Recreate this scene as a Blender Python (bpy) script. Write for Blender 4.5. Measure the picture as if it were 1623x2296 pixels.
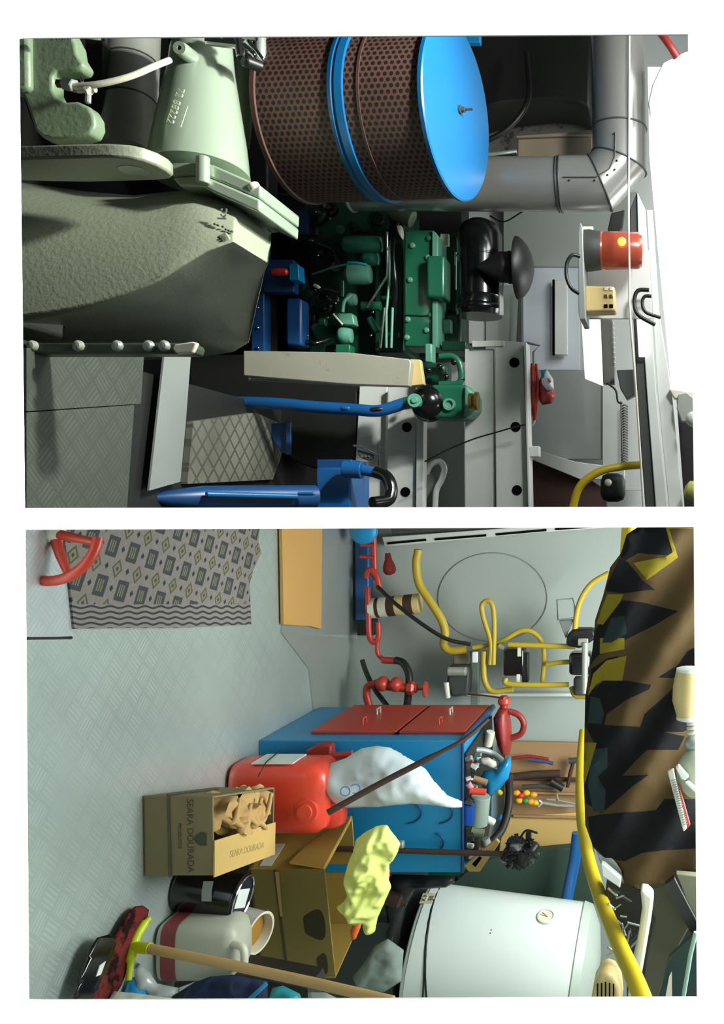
import bpy, bmesh, math, random
from mathutils import Vector, Matrix, noise
from mathutils.geometry import delaunay_2d_cdt
for o in list(bpy.data.objects): bpy.data.objects.remove(o)
SC = bpy.context.scene
COL = SC.collection
# ------------------------------------------------------------------ camera
F = 2000.0; EYE = 1.5
cd = bpy.data.cameras.new('camera'); cam = bpy.data.objects.new('camera', cd); COL.objects.link(cam)
cd.sensor_fit = 'VERTICAL'; cd.sensor_height = 36.0; cd.lens = F/2296*36.0
cd.shift_x = (811.5-1500)/2296.0; cd.shift_y = 0.0
cd.clip_start = 0.05
# the photographs lie on their side: the camera is rolled so that "up" in the place points right in the picture
R_ = Vector((0,0,1)); U_ = Vector((-1,0,0)); B_ = Vector((0,-1,0))
cam.matrix_world = Matrix(((R_.x,U_.x,B_.x,0),(R_.y,U_.y,B_.y,0),(R_.z,U_.z,B_.z,EYE),(0,0,0,1)))
SC.camera = cam
SC.view_settings.view_transform = 'Standard'; SC.view_settings.look = 'None'
SC.view_settings.exposure = 0.0; SC.view_settings.gamma = 1.0; SC.view_settings.use_curve_mapping = False
# ------------------------------------------------------------------ light
w = bpy.data.worlds.new('sky'); SC.world = w; w.use_nodes = True
w.node_tree.nodes['Background'].inputs[0].default_value = (0.93,1.0,0.97,1)
w.node_tree.nodes['Background'].inputs[1].default_value = 0.06
def light(name, typ, loc, target, energy, color=(1,1,1), size=.5, size_y=None, angle=None):
    l = bpy.data.lights.new(name, typ); l.energy = energy; l.color = color
    if typ == 'AREA':
        l.size = size
        if size_y: l.shape = 'RECTANGLE'; l.size_y = size_y
    elif typ == 'SUN': l.angle = angle or 0.01
    else: l.shadow_soft_size = size
    o = bpy.data.objects.new(name, l); COL.objects.link(o); o.location = loc
    o.rotation_euler = (Vector(target)-Vector(loc)).to_track_quat('-Z','Y').to_euler()
    return o
light('sun', 'SUN', (0,0,5), (0,.4,.0), 39.5, (1,1,1), angle=.01)
sp = light('left_bay_lamp', 'SPOT', (-1.5,1.99,1.85), (-.85,2.4,.15), 260, (.97,1,.93), .06); sp.data.spot_size = math.radians(78); sp.data.spot_blend = .6
light('left_bay_front_fill', 'AREA', (-1.3,1.99,2.0), (-.5,3.2,.6), 22, (1,1,.98), .25)  # added unseen fill, brightens frames and casing from the front
light('left_bay_wall_fill', 'AREA', (-.45,3.95,2.32), (-.5,4.3,.6), 9, (1,1,1), .5)  # added unseen fill for the back wall alone
light('left_bay_ceiling_lamp', 'AREA', (-1.5,2.75,2.3), (-.7,3.4,.3), 30, (.95,1,.97), .8)
light('right_bay_ceiling_lamp', 'AREA', (.6,2.8,2.3), (1.1,3.2,0.1), 86, (.92,1,.98), 1.2, 1.0)

# ------------------------------------------------------------------ helpers
def P(x, y, d): return Vector(((y-1148)*d/F, d, EYE+(x-1500)*d/F))
def G(x, y, z=0.0):
    d = (EYE-z)*F/(1500-x); return Vector(((y-1148)*d/F, d, z))
def PX(x, y, X):
    d = X*F/(y-1148); return P(x, y, d)
def lin(c):
    if isinstance(c, str): c = tuple(int(c[i:i+2],16) for i in (0,2,4))
    return tuple(((v/255)/12.92 if v/255 <= .04045 else ((v/255+.055)/1.055)**2.4) for v in c)+(1,)
class NT:
    def __init__(s, name):
        s.m = bpy.data.materials.new(name); s.m.use_nodes = True; s.t = s.m.node_tree
        s.b = s.t.nodes['Principled BSDF']
    def n(s, typ, **kw):
        nd = s.t.nodes.new(typ)
        for k, v in kw.items(): setattr(nd, k, v)
        return nd
    def plug(s, sock, v):
        if hasattr(v, 'is_output'): s.t.links.new(v, sock)
        else: sock.default_value = v
    def f(s, op, a, b=0.0, c=None):
        nd = s.n('ShaderNodeMath', operation=op); s.plug(nd.inputs[0], a); s.plug(nd.inputs[1], b)
        if c is not None: s.plug(nd.inputs[2], c)
        return nd.outputs[0]
    def mix(s, fac, a, b):
        nd = s.n('ShaderNodeMix', data_type='RGBA'); s.plug(nd.inputs[0], fac); s.plug(nd.inputs[6], a); s.plug(nd.inputs[7], b)
        return nd.outputs[2]
    def noise(s, scale, detail=3, vec=None, rough=.5):
        nd = s.n('ShaderNodeTexNoise'); nd.inputs['Scale'].default_value = scale; nd.inputs['Detail'].default_value = detail
        nd.inputs['Roughness'].default_value = rough
        if vec is None: vec = s.n('ShaderNodeTexCoord').outputs['Object']
        s.t.links.new(vec, nd.inputs['Vector']); return nd.outputs['Fac']
    def bump(s, h, strength=.3, dist=.01):
        nd = s.n('ShaderNodeBump'); nd.inputs['Strength'].default_value = strength; nd.inputs['Distance'].default_value = dist
        s.t.links.new(h, nd.inputs['Height']); s.t.links.new(nd.outputs[0], s.b.inputs['Normal'])
    def xy(s, kind='pos'):
        if kind == 'pos': src = s.n('ShaderNodeNewGeometry').outputs['Position']
        elif kind == 'uv': src = s.n('ShaderNodeTexCoord').outputs['UV']
        else: src = s.n('ShaderNodeTexCoord').outputs['Object']
        sp = s.n('ShaderNodeSeparateXYZ'); s.t.links.new(src, sp.inputs[0]); return sp.outputs
def mat(name, c, rough=.5, metal=0.0, var=.12, vs=6, bump=0.0, bs=60, spec=.5, c2=None, thr=None, coat=0.0, trans=0.0, emit=None, es=0.0, alpha=None):
    N = NT(name); b = N.b; c = lin(c)
    f = N.noise(vs, 4)
    dark = tuple(v*(1-var) for v in c[:3])+(1,); lite = tuple(min(1,v*(1+var)) for v in c[:3])+(1,)
    col = N.mix(f, dark, lite)
    if c2 is not None:
        g = N.noise(vs*2.3, 5, rough=.65)
        mr = N.n('ShaderNodeMapRange'); t0 = thr or .55
        mr.inputs[1].default_value = t0; mr.inputs[2].default_value = t0+.08; N.t.links.new(g, mr.inputs[0])
        col = N.mix(mr.outputs[0], col, lin(c2))
    N.t.links.new(col, b.inputs['Base Color'])
    b.inputs['Roughness'].default_value = rough; b.inputs['Metallic'].default_value = metal
    b.inputs['Specular IOR Level'].default_value = spec; b.inputs['Coat Weight'].default_value = coat
    b.inputs['Transmission Weight'].default_value = trans
    if bump: N.bump(N.noise(bs, 4), bump, .004)
    if emit: b.inputs['Emission Color'].default_value = lin(emit); b.inputs['Emission Strength'].default_value = es
    return N.m
WLOC = {}
def mk(name, verts, faces, m, parent=None, smooth=True, bev=0.0, sub=0, solid=0.0, ang=38, uv=None, fm=None, seg=2):
    verts = [Vector(v) for v in verts]
    lo = Vector((min(v[i] for v in verts) for i in range(3))); hi = Vector((max(v[i] for v in verts) for i in range(3)))
    c = (lo+hi)/2; 
    if parent is None: c.z = lo.z
    me = bpy.data.meshes.new(name); me.from_pydata([v-c for v in verts], [], faces)
    if uv:
        l = me.uv_layers.new(name='UVMap')
        for p in me.polygons:
            for li, q in zip(p.loop_indices, uv[p.index]): l.data[li].uv = q
    bm = bmesh.new(); bm.from_mesh(me); bmesh.ops.recalc_face_normals(bm, faces=bm.faces); bm.to_mesh(me); bm.free()
    for mm in (m if isinstance(m, list) else [m]): me.materials.append(mm)
    if fm:
        for p, k in zip(me.polygons, fm): p.material_index = k
    if smooth:
        for p in me.polygons: p.use_smooth = True
        me.set_sharp_from_angle(angle=math.radians(ang))
    o = bpy.data.objects.new(name, me); COL.objects.link(o); WLOC[o.name] = c.copy()
    if parent is not None: o.parent = parent; o.location = c-WLOC[parent.name]
    else: o.location = c
    if solid: md = o.modifiers.new('thickness','SOLIDIFY'); md.thickness = solid; md.offset = 0
    if bev: md = o.modifiers.new('bevel','BEVEL'); md.width = bev; md.segments = seg; md.limit_method = 'ANGLE'; md.angle_limit = math.radians(40)
    if sub: md = o.modifiers.new('smooth','SUBSURF'); md.levels = sub; md.render_levels = sub
    return o
def thing(name, label, cat, loc, group=None):
    o = bpy.data.objects.new(name, None); COL.objects.link(o); o.location = loc; o.empty_display_size = .05
    WLOC[o.name] = Vector(loc); tag(o, label, cat, group); return o
def tag(o, label, cat, group=None):
    o['label'] = label; o['category'] = cat
    if group: o['group'] = group
    return o
def lab(o, label): o['label'] = label; return o
def struct(o): o['kind'] = 'structure'; return o
def prism3(name, pts, vec, m, parent=None, bev=0.0, **k):
    n = len(pts); a = [Vector(p) for p in pts]; b = [p+Vector(vec) for p in a]
    return mk(name, a+b, [list(range(n)), list(range(2*n-1,n-1,-1))]+[[i,(i+1)%n,(i+1)%n+n,i+n] for i in range(n)], m, parent, bev=bev, **k)
def prism(name, pts, d, t, m, parent=None, bev=.003, **k):
    return prism3(name, [P(p[0],p[1],p[2] if len(p)>2 else d) for p in pts], (0,t,0), m, parent, bev, **k)
def gpoly(name, pts, z, t, m, parent=None, bev=0.0, **k):
    return prism3(name, [G(p[0],p[1],z) for p in pts], (0,0,t), m, parent, bev, **k)
def box(name, c, s, m, parent=None, rot=0.0, bev=.003, tilt=None, **k):
    c = Vector(c); R = Matrix.Rotation(rot,3,'Z')
    if tilt: R = R @ Matrix.Rotation(tilt[0],3,'X') @ Matrix.Rotation(tilt[1],3,'Y')
    v = [c+R@Vector((sx*s[0]/2,sy*s[1]/2,sz*s[2]/2)) for sx in (-1,1) for sy in (-1,1) for sz in (-1,1)]
    return mk(name, v, [(0,1,3,2),(4,6,7,5),(0,4,5,1),(2,3,7,6),(0,2,6,4),(1,5,7,3)], m, parent, bev=bev, **k)
def rect(name, x0, y0, x1, y1, d, t, m, parent=None, bev=.003, **k):
    return prism(name, [(x0,y0),(x1,y0),(x1,y1),(x0,y1)], d, t, m, parent, bev, **k)
def spline(pts, n=6):
    pts = [Vector(p) for p in pts]
    if len(pts) < 3: return pts
    q = [pts[0]*2-pts[1]]+pts+[pts[-1]*2-pts[-2]]; out = []
    for i in range(1, len(q)-2):
        for k in range(n):
            t = k/n; a,b,c,d = q[i-1],q[i],q[i+1],q[i+2]
            out.append(.5*((2*b)+(c-a)*t+(2*a-5*b+4*c-d)*t*t+(3*b-a-3*c+d)*t**3))
    out.append(pts[-1]); return out
def tubemesh(pts, r, seg=12, closed=False):
    n = len(pts); V = []; Fc = []
    rr = r if isinstance(r,(list,tuple)) else [r]*n
    if len(rr) != n: rr = [rr[0]+(rr[-1]-rr[0])*i/(n-1) if len(rr)==2 else rr[min(len(rr)-1,int(i*len(rr)/n))] for i in range(n)]
    up = None
    for i in range(n):
        if closed: t = (pts[(i+1)%n]-pts[i-1]).normalized()
        else: t = (pts[min(i+1,n-1)]-pts[max(i-1,0)]).normalized()
        if up is None: up = t.orthogonal().normalized()
        up = (up-t*up.dot(t)).normalized(); sd = t.cross(up)
        for k in range(seg):
            a = 2*math.pi*k/seg; V.append(pts[i]+(up*math.cos(a)+sd*math.sin(a))*rr[i])
    for i in range(n if closed else n-1):
        j = (i+1)%n
        for k in range(seg): Fc.append((i*seg+k, i*seg+(k+1)%seg, j*seg+(k+1)%seg, j*seg+k))
    if not closed: Fc.append(list(range(seg))[::-1]); Fc.append([(n-1)*seg+k for k in range(seg)])
    return V, Fc
def tube(name, pts, r, m, parent=None, seg=12, sm=True, closed=False, **k):
    pts = [Vector(p) for p in pts]
    if sm: pts = spline(pts)
    V, Fc = tubemesh(pts, r, seg, closed)
    return mk(name, V, Fc, m, parent, ang=60, **k)
def itube(name, pts, r, m, parent=None, **k): return tube(name, [P(*p) for p in pts], r, m, parent, **k)
def lathe(name, c, axis, prof, m, parent=None, seg=40, sx=1.0, ang=35, **k):
    if len(prof) >= 4 and abs(prof[0][0]-prof[-1][0]) < .007 and prof[-1][1] > .3*max(r for h, r in prof) and prof[0] != prof[-1]: prof = list(prof)+[prof[0]]
    c = Vector(c); ax = Vector(axis).normalized(); u = ax.orthogonal().normalized()
    if abs(ax.z) < .9: u = Vector((0,0,1)); u = (u-ax*u.dot(ax)).normalized()
    v = ax.cross(u); V = []; Fc = []; UV = []
    for h, r in prof:
        for s in range(seg):
            a = 2*math.pi*s/seg; V.append(c+ax*h+(u*math.cos(a)+v*math.sin(a)*sx)*r)
    R0 = max(r for h, r in prof)
    for i in range(len(prof)-1):
        for s in range(seg):
            t = (s+1)%seg; Fc.append((i*seg+s, i*seg+t, (i+1)*seg+t, (i+1)*seg+s))
            a0 = 2*math.pi*s/seg*R0; a1 = 2*math.pi*(s+1)/seg*R0
            UV.append(((a0,prof[i][0]),(a1,prof[i][0]),(a1,prof[i+1][0]),(a0,prof[i+1][0])))
    closed = prof[0] == prof[-1]
    if not closed:
        for i in (0, len(prof)-1):
            if prof[i][1] > 1e-5:
                Fc.append([i*seg+s for s in range(seg)]); UV.append([(0,0)]*seg)
    return mk(name, V, Fc, m, parent, ang=ang, uv=UV, **k)
def cyl(name, a, b, r, m, parent=None, bev=.002, seg=24, r2=None, **k):
    a = Vector(a); b = Vector(b); h = (b-a).length; r2 = r if r2 is None else r2; e = min(bev, h*.3, r*.4)
    return lathe(name, a, b-a, [(0,r-e),(e,r),(h-e,r2),(h,r2-e)], m, parent, seg, **k)
def icyl(name, a, b, r, m, parent=None, **k): return cyl(name, P(*a), P(*b), r, m, parent, **k)
def ball(name, c, r, m, parent=None, seg=20, lump=0.0, seed=0, **k):
    c = Vector(c); r = Vector(r) if hasattr(r,'__len__') else Vector((r,r,r)); V=[]; Fc=[]; n = seg//2
    for i in range(1,n):
        t = math.pi*i/n
        for s in range(seg):
            a = 2*math.pi*s/seg; q = Vector((math.sin(t)*math.cos(a), math.sin(t)*math.sin(a), math.cos(t)))
            g = 1+lump*noise.noise(q*1.7+Vector((seed,seed*3,1))); V.append(c+Vector((q.x*r.x,q.y*r.y,q.z*r.z))*g)
    V += [c+Vector((0,0,r.z)), c-Vector((0,0,r.z))]
    for i in range(n-2):
        for s in range(seg): t=(s+1)%seg; Fc.append((i*seg+s,i*seg+t,(i+1)*seg+t,(i+1)*seg+s))
    for s in range(seg): t=(s+1)%seg; Fc.append((len(V)-2,t,s)); Fc.append(((n-2)*seg+s,(n-2)*seg+t,len(V)-1))
    return mk(name, V, Fc, m, parent, ang=70, **k)
def inpoly(p, poly):
    x, y = p; c = False; j = len(poly)-1
    for i in range(len(poly)):
        xi, yi = poly[i]; xj, yj = poly[j]
        if (yi > y) != (yj > y) and x < (xj-xi)*(y-yi)/(yj-yi)+xi: c = not c
        j = i
    return c
def edist(p, poly):
    b = 1e9
    for i in range(len(poly)):
        ax, ay = poly[i-1]; bx, by = poly[i]; dx, dy = bx-ax, by-ay
        t = max(0, min(1, ((p[0]-ax)*dx+(p[1]-ay)*dy)/(dx*dx+dy*dy+1e-9)))
        b = min(b, math.hypot(p[0]-ax-dx*t, p[1]-ay-dy*t))
    return b
def densify(poly, st):
    out = []
    for i in range(len(poly)):
        a = poly[i]; b = poly[(i+1)%len(poly)]; n = max(1,int(math.hypot(b[0]-a[0],b[1]-a[1])/st))
        out += [(a[0]+(b[0]-a[0])*k/n, a[1]+(b[1]-a[1])*k/n) for k in range(n)]
    return out
def soft(name, poly, d, bulge, m, parent=None, step=6, rnd=None, fold=0.0, fs=.05, seed=0, back=.6, sub=0, dfun=None, patches=None, pw=.5, sharp=180):
    """cloth, bag or cushion: a closed body whose outline is `poly` (picture points at depth d) and whose two faces bulge by `bulge` metres"""
    rnd = rnd or bulge; poly = densify(poly, step); pts = list(poly); n0 = len(pts)
    edges = [(i,(i+1)%n0) for i in range(n0)]
    if patches:
        for idx, pp in patches:
            q = densify([p for p in pp], step*1.5); s0 = len(pts); pts += q
            edges += [(s0+i, s0+(i+1)%len(q)) for i in range(len(q))]
    x0 = min(p[0] for p in poly); x1 = max(p[0] for p in poly); y0 = min(p[1] for p in poly); y1 = max(p[1] for p in poly)
    rg = random.Random(seed); y = y0+step/2; r = 0
    while y < y1:
        x = x0+step*(.5+.5*(r%2))
        while x < x1:
            q = (x+rg.uniform(-.12,.12)*step, y+rg.uniform(-.12,.12)*step)
            if inpoly(q, poly) and edist(q, poly) > step*.55: pts.append(q)
            x += step
        y += step*.87; r += 1
    vs, es, fs_, *_ = delaunay_2d_cdt([Vector(p) for p in pts], edges, [], 1 if not patches else 0, 1e-4)
    fs_ = [f for f in fs_ if inpoly((sum(vs[i].x for i in f)/3, sum(vs[i].y for i in f)/3), poly)]
    V = []; n = len(vs); on = []
    for side in (-1, 1):
        for q in vs:
            e = edist((q.x,q.y), poly); dd = dfun(q.x,q.y) if dfun else d
            k = min(1, e*dd/F/rnd) if rnd > 0 else 1; k = math.sqrt(max(0,1-(1-k)**2))**(2*pw)
            nz = noise.fractal(Vector((q.x*dd/F/fs, q.y*dd/F/fs, seed*3.7)), .8, 2.0, 3)*fold
            off = (-bulge*k+nz*k) if side < 0 else (bulge*back*k+nz*k)
            w_ = P(q.x, q.y, dd); w_.y += off
            if side < 0: on.append(e < .4)
            V.append(w_)
    Fc = []; fm = []
    mp = [i+n if not on[i] else i for i in range(n)]
    for f in fs_:
        k = 0
        if patches:
            cx = sum(vs[i].x for i in f)/3; cy = sum(vs[i].y for i in f)/3
            for idx, pp in patches:
                if inpoly((cx,cy), pp): k = idx
        Fc.append(tuple(f)); fm.append(k)
        g = tuple(mp[i] for i in f)[::-1]
        if g != tuple(f)[::-1]: Fc.append(g); fm.append(k)
    return mk(name, V, Fc, m, parent, ang=sharp, fm=fm, sub=sub)
def text(name, s, loc, xdir, up, size, m, parent, depth=.0006):
    cu = bpy.data.curves.new(name, 'FONT'); cu.body = s; cu.size = size; cu.extrude = depth; cu.align_x = 'CENTER'; cu.align_y = 'CENTER'
    tmp = bpy.data.objects.new('tmp', cu); COL.objects.link(tmp)
    me = bpy.data.meshes.new_from_object(tmp.evaluated_get(bpy.context.evaluated_depsgraph_get()))
    bpy.data.objects.remove(tmp); bpy.data.curves.remove(cu)
    X = Vector(xdir).normalized(); Z = X.cross(Vector(up)).normalized(); Y = Z.cross(X)
    R = Matrix((X,Y,Z)).transposed()
    loc = Vector(loc)
    for v in me.vertices: v.co = R @ v.co
    me.materials.append(m); o = bpy.data.objects.new(name, me); COL.objects.link(o); WLOC[o.name] = loc
    if parent: o.parent = parent; o.location = loc-WLOC[parent.name]
    return o
EX = Vector((1,0,0)); EY = Vector((0,1,0)); EZ = Vector((0,0,1))

# ------------------------------------------------------------------ materials
def tread(name, base, lite, cell=.06, rough=.35, metal=.5, bstr=.3, ph=0.0, amt=.42, loz=False):
    N = NT(name); x, y, z = N.xy('pos')
    u = N.f('DIVIDE', N.f('ADD', x, N.f('MULTIPLY', y, 1.0)), cell*1.414); v = N.f('DIVIDE', N.f('SUBTRACT', x, y), cell*1.414)
    u = N.f('ADD', u, 50+ph); v = N.f('ADD', v, 50)
    par = N.f('MODULO', N.f('ADD', N.f('FLOOR', u), N.f('FLOOR', v)), 2.0)
    par = N.f('GREATER_THAN', par, .5)
    lu = N.f('SUBTRACT', N.f('FRACT', u), .5); lv = N.f('SUBTRACT', N.f('FRACT', v), .5)
    a = N.f('ADD', N.f('MULTIPLY', lu, par), N.f('MULTIPLY', lv, N.f('SUBTRACT', 1.0, par)))
    b = N.f('ADD', N.f('MULTIPLY', lv, par), N.f('MULTIPLY', lu, N.f('SUBTRACT', 1.0, par)))
    m1 = N.f('LESS_THAN', N.f('ABSOLUTE', a), .42)
    m2 = N.f('LESS_THAN', N.f('ABSOLUTE', N.f('SUBTRACT', N.f('FRACT', N.f('MULTIPLY', N.f('ADD', b, .5), 5.0)), .5)), .24)
    m3 = N.f('LESS_THAN', N.f('ABSOLUTE', b), .40)
    h = N.f('MULTIPLY', N.f('MULTIPLY', m1, m2), m3)
    g = N.noise(3.0, 5, N.n('ShaderNodeNewGeometry').outputs['Position'], .6)
    base = lin(base); c0 = N.mix(g, tuple(q*.72 for q in base[:3])+(1,), tuple(min(1,q*1.2) for q in base[:3])+(1,))
    wear = N.f('MULTIPLY', N.noise(2.2, 3, N.n('ShaderNodeNewGeometry').outputs['Position'], .6), amt*2)
    wear = N.f('MINIMUM', N.f('MAXIMUM', N.f('SUBTRACT', wear, amt*.6), .03), .6)
    if loz: h = N.f('MULTIPLY', m1, m3)
    col = N.mix(N.f('MULTIPLY', h, wear), c0, lin(lite))
    N.t.links.new(col, N.b.inputs['Base Color']); N.b.inputs['Roughness'].default_value = rough; N.b.inputs['Metallic'].default_value = metal
    N.bump(h, bstr, .002); return N.m
def perforated(name, c, pitch=.02):
    N = NT(name); x, y, z = N.xy('uv')
    def cell(ox, oy):
        a = N.f('SUBTRACT', N.f('FRACT', N.f('ADD', N.f('DIVIDE', x, pitch*1.732), ox)), .5)
        b = N.f('SUBTRACT', N.f('FRACT', N.f('ADD', N.f('DIVIDE', y, pitch), oy)), .5)
        a = N.f('MULTIPLY', a, 1.732)
        return N.f('ADD', N.f('MULTIPLY', a, a), N.f('MULTIPLY', b, b))
    d = N.f('MINIMUM', cell(0,0), cell(.5,.5)); hole = N.f('LESS_THAN', d, .105)
    g = N.noise(5, 4); rust = N.mix(g, lin(c), lin('3a2a22'))
    col = N.mix(hole, rust, (.006,.005,.004,1)); N.t.links.new(col, N.b.inputs['Base Color'])
    N.b.inputs['Roughness'].default_value = .6; N.b.inputs['Metallic'].default_value = .0
    N.bump(N.f('SUBTRACT', 1.0, hole), .5, .002); return N.m
def rug_mat():
    N = NT('woven_rug_fabric'); x, y, z = N.xy('pos'); c = .072
    u = N.f('ADD', N.f('DIVIDE', N.f('ADD', x, N.f('MULTIPLY', y, .55)), c), 40.0); v = N.f('ADD', N.f('DIVIDE', N.f('SUBTRACT', y, N.f('MULTIPLY', x, .3)), c*1.15), 40.0)
    par = N.f('GREATER_THAN', N.f('MODULO', N.f('ADD', N.f('FLOOR', u), N.f('FLOOR', v)), 2.0), .5)
    a = N.f('ABSOLUTE', N.f('SUBTRACT', N.f('FRACT', u), .5)); b = N.f('ABSOLUTE', N.f('SUBTRACT', N.f('FRACT', v), .5))
    l1 = N.f('ADD', a, b); li = N.f('MAXIMUM', a, b)
    dia = N.f('LESS_THAN', l1, .52); core = N.f('LESS_THAN', l1, .30)
    st = N.f('GREATER_THAN', N.f('FRACT', N.f('MULTIPLY', N.f('ADD', N.f('FRACT', u), N.f('FRACT', v)), 5.0)), .5)
    ring = N.f('MULTIPLY', N.f('GREATER_THAN', li, .17), N.f('LESS_THAN', li, .25)); dot = N.f('LESS_THAN', li, .07)
    sq = N.f('LESS_THAN', li, .25)
    corner = N.f('GREATER_THAN', N.f('MINIMUM', a, b), .41)
    base = N.mix(N.noise(90, 2), lin('8d8681'), lin('777069'))
    A = N.mix(dia, base, lin('45484a')); A = N.mix(N.f('MULTIPLY', core, st), A, lin('7d795f'))
    B = N.mix(sq, base, lin('7c7960')); B = N.mix(ring, B, lin('57554c')); B = N.mix(dot, B, lin('4a4a44'))
    col = N.mix(par, B, A); col = N.mix(corner, col, lin('383d47'))
    # border stripes run beside the long edge
    t = N.f('FRACT', N.f('DIVIDE', y, .03)); w1 = N.f('MULTIPLY', N.f('SINE', N.f('MULTIPLY', y, 80.0)), .0011)
    edge = N.f('GREATER_THAN', N.f('DIVIDE', x, y), .1035)
    s = N.f('FRACT', N.f('DIVIDE', N.f('ADD', N.f('DIVIDE', x, y), w1), .0062))
    sc = N.mix(N.f('LESS_THAN', s, .38), lin('857e79'), lin('3f3f42'))
    col = N.mix(edge, col, sc)
    N.t.links.new(col, N.b.inputs['Base Color']); N.b.inputs['Roughness'].default_value = .95; N.b.inputs['Specular IOR Level'].default_value = .1
    N.bump(N.noise(220, 2), .5, .002); return N.m
WHITE = mat('white_matte_paint', 'ffffff', .9, var=.0, spec=0.0)
WALLR = mat('pale_wall_paint', '9fa69f', .6, var=.07, vs=2)
WALLL = mat('white_hull_paint', 'c4c9c6', .45, var=.06, vs=2)
INNERD = mat('dark_inner_bounce_cut', '3a3d3a', .8)  # unseen inner faces toned dark to cut bounced light
INNERL = mat('pale_inner_bounce_fill', 'c8ccc8', .8)  # unseen inner face kept pale to bounce light into the right bay
CEILP = mat('dim_ceiling_paint', '6e706c', .8)
WALLR2 = mat('dark_wall_paint', '4a504c', .8)
BLACKF = mat('near_black_fill', '171816', .55, var=.3)  # near-black paint, also on sheets that fill dark gaps between machines
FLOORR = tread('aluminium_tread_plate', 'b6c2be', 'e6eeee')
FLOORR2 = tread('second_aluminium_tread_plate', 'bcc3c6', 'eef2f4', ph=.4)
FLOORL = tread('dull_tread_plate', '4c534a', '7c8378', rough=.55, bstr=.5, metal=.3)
PLAIN = mat('worn_aluminium_sheet', 'a3aaa5', .42, .5, var=.15, vs=4)
GREY = mat('pale_grey_metal', '9ba19c', .45, .3)
DKGREY = mat('dark_grey_metal', '4c4f4c', .5, .4)
BLACK = mat('black_rubber', '161616', .45)
BLKGL = mat('glossy_black_paint', '0d0e0f', .18, spec=.7)
HOLE = mat('dark_recess', '060606', .9, spec=.1)
CAST = mat('grey_green_casting_paint', '999f8a', .42, var=.10, vs=4, bump=.35, bs=90, coat=.2)
CASTG = mat('green_casting_paint', '83977a', .38, var=.14, vs=5, bump=.35, bs=70, coat=.2)
CONE = mat('light_green_machine_paint', 'a3b39e', .24, var=.05, vs=3, coat=.3, metal=.25)
STEEL = mat('brushed_steel', 'b0b1a8', .33, .45, var=.12, vs=7)
DUCT = mat('galvanised_duct_steel', 'b0b0aa', .25, .6, var=.10, vs=4, bump=.05, bs=8)
CHROME = mat('chrome', 'dddddd', .12, 1.0, var=.02)
RUST = perforated('rusty_perforated_steel', '6d483f')
BLUE = mat('bright_blue_paint', '1286bd', .35, var=.08)
BLUEL = mat('sky_blue_lid_paint', '0f5c90', .32, var=.06)
BLUED = mat('deep_blue_paint', '133f70', .38, var=.2)
BLUEG = mat('machine_blue_paint', '17528c', .3, var=.15)
GREEN = mat('engine_green_paint', '1d6347', .32, var=.12, coat=.2)
GREEND = mat('dark_engine_green_paint', '15402f', .35, var=.25)
GREENL = mat('light_green_fitting_paint', '5f9a84', .35)
ALU = mat('scuffed_aluminium_plank', 'aaa898', .5, .25, var=.18, vs=5, c2='8a8678', thr=.6)
PWHITE = mat('white_panel_paint', 'cdd0cb', .42, var=.05, vs=3)
PANELB = mat('bright_panel_paint', 'ccd3da', .4, var=.03)
RED = mat('red_paint', 'b8392c', .38, var=.12)
REDB = mat('orange_red_plastic', 'f04a34', .3, var=.05, coat=.2)
REDD = mat('dark_red_paint', '8f2a26', .45, var=.15)
BRASS = mat('brass', '9b8a4d', .3, .9)
YEL = mat('yellow_hose_rubber', 'b59e12', .45, var=.12)
YELL = mat('yellow_cable_rubber', 'b3992a', .5, var=.12)
BEIGE = mat('beige_plastic', 'c9b27a', .45)
CREAM = mat('cream_plastic', 'd9d6c4', .35)
TAN = mat('beige_box_enamel', 'a0927c', .5)
CARD = mat('brown_cardboard', '8a7746', .85, var=.12, vs=4, spec=.15)
CARDD = mat('grey_brown_cardboard', '847658', .85, var=.08, vs=4, spec=.15)
CARDL = mat('light_cardboard', 'c9a768', .85, var=.06, spec=.15)
CARDY = mat('golden_cardboard', 'a98a45', .85, var=.08, spec=.15)
PAPERB = mat('crumpled_kraft_paper', 'c09a62', .85, var=.15, bump=.5, bs=30)
PAPER = mat('white_paper', 'dcdfdc', .7, var=.04)
INK = mat('faded_print_ink', '4a4232', .8)
INK2 = mat('pale_print_ink', 'a08a58', .8)
PLY = mat('plywood', 'a07e5c', .7, var=.22, vs=3, spec=.2)
PLYO = mat('orange_plywood', 'c79a5c', .6, var=.08, vs=3, spec=.2)
BRWN = mat('dark_brown_wood', '3f2a20', .6)
WOOD = mat('pale_wood_handle', 'b8935c', .55, var=.12, vs=9)
BAG = mat('white_plastic_film', 'd4dce2', .35, var=.05)
BAGL = mat('clear_plastic_film', 'c3c8c8', .2, trans=.35)
LIME = mat('lime_rag_fabric', 'dde485', .8, var=.12, vs=9, spec=.2)
LIMEP = mat('lime_plastic', 'c3d41c', .4)
ORANGE = mat('orange_fabric', 'ea6a2c', .8)
BOILER = mat('white_enamel', 'dfe6df', .3, var=.03, vs=2, coat=.3)
BOILER2 = mat('grey_white_plastic', 'b8c0b6', .4)
TRANSL = mat('milky_plastic', 'b5b3a3', .4, var=.06)
BAND = mat('maroon_band', '84363a', .5)
TEAL = mat('teal_plastic', '1f8a94', .4)
OLIVE = mat('olive_cloth', '8a7b28', .85, var=.12, vs=5, bump=.3, bs=40, spec=.1)
CBROWN = mat('brown_cloth', '54432c', .9, var=.14, vs=4, bump=.3, bs=40, spec=.1)
CBLACK = mat('black_cloth', '1b1b1e', .9, var=.25, vs=5, bump=.3, bs=40, spec=.15)
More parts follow.
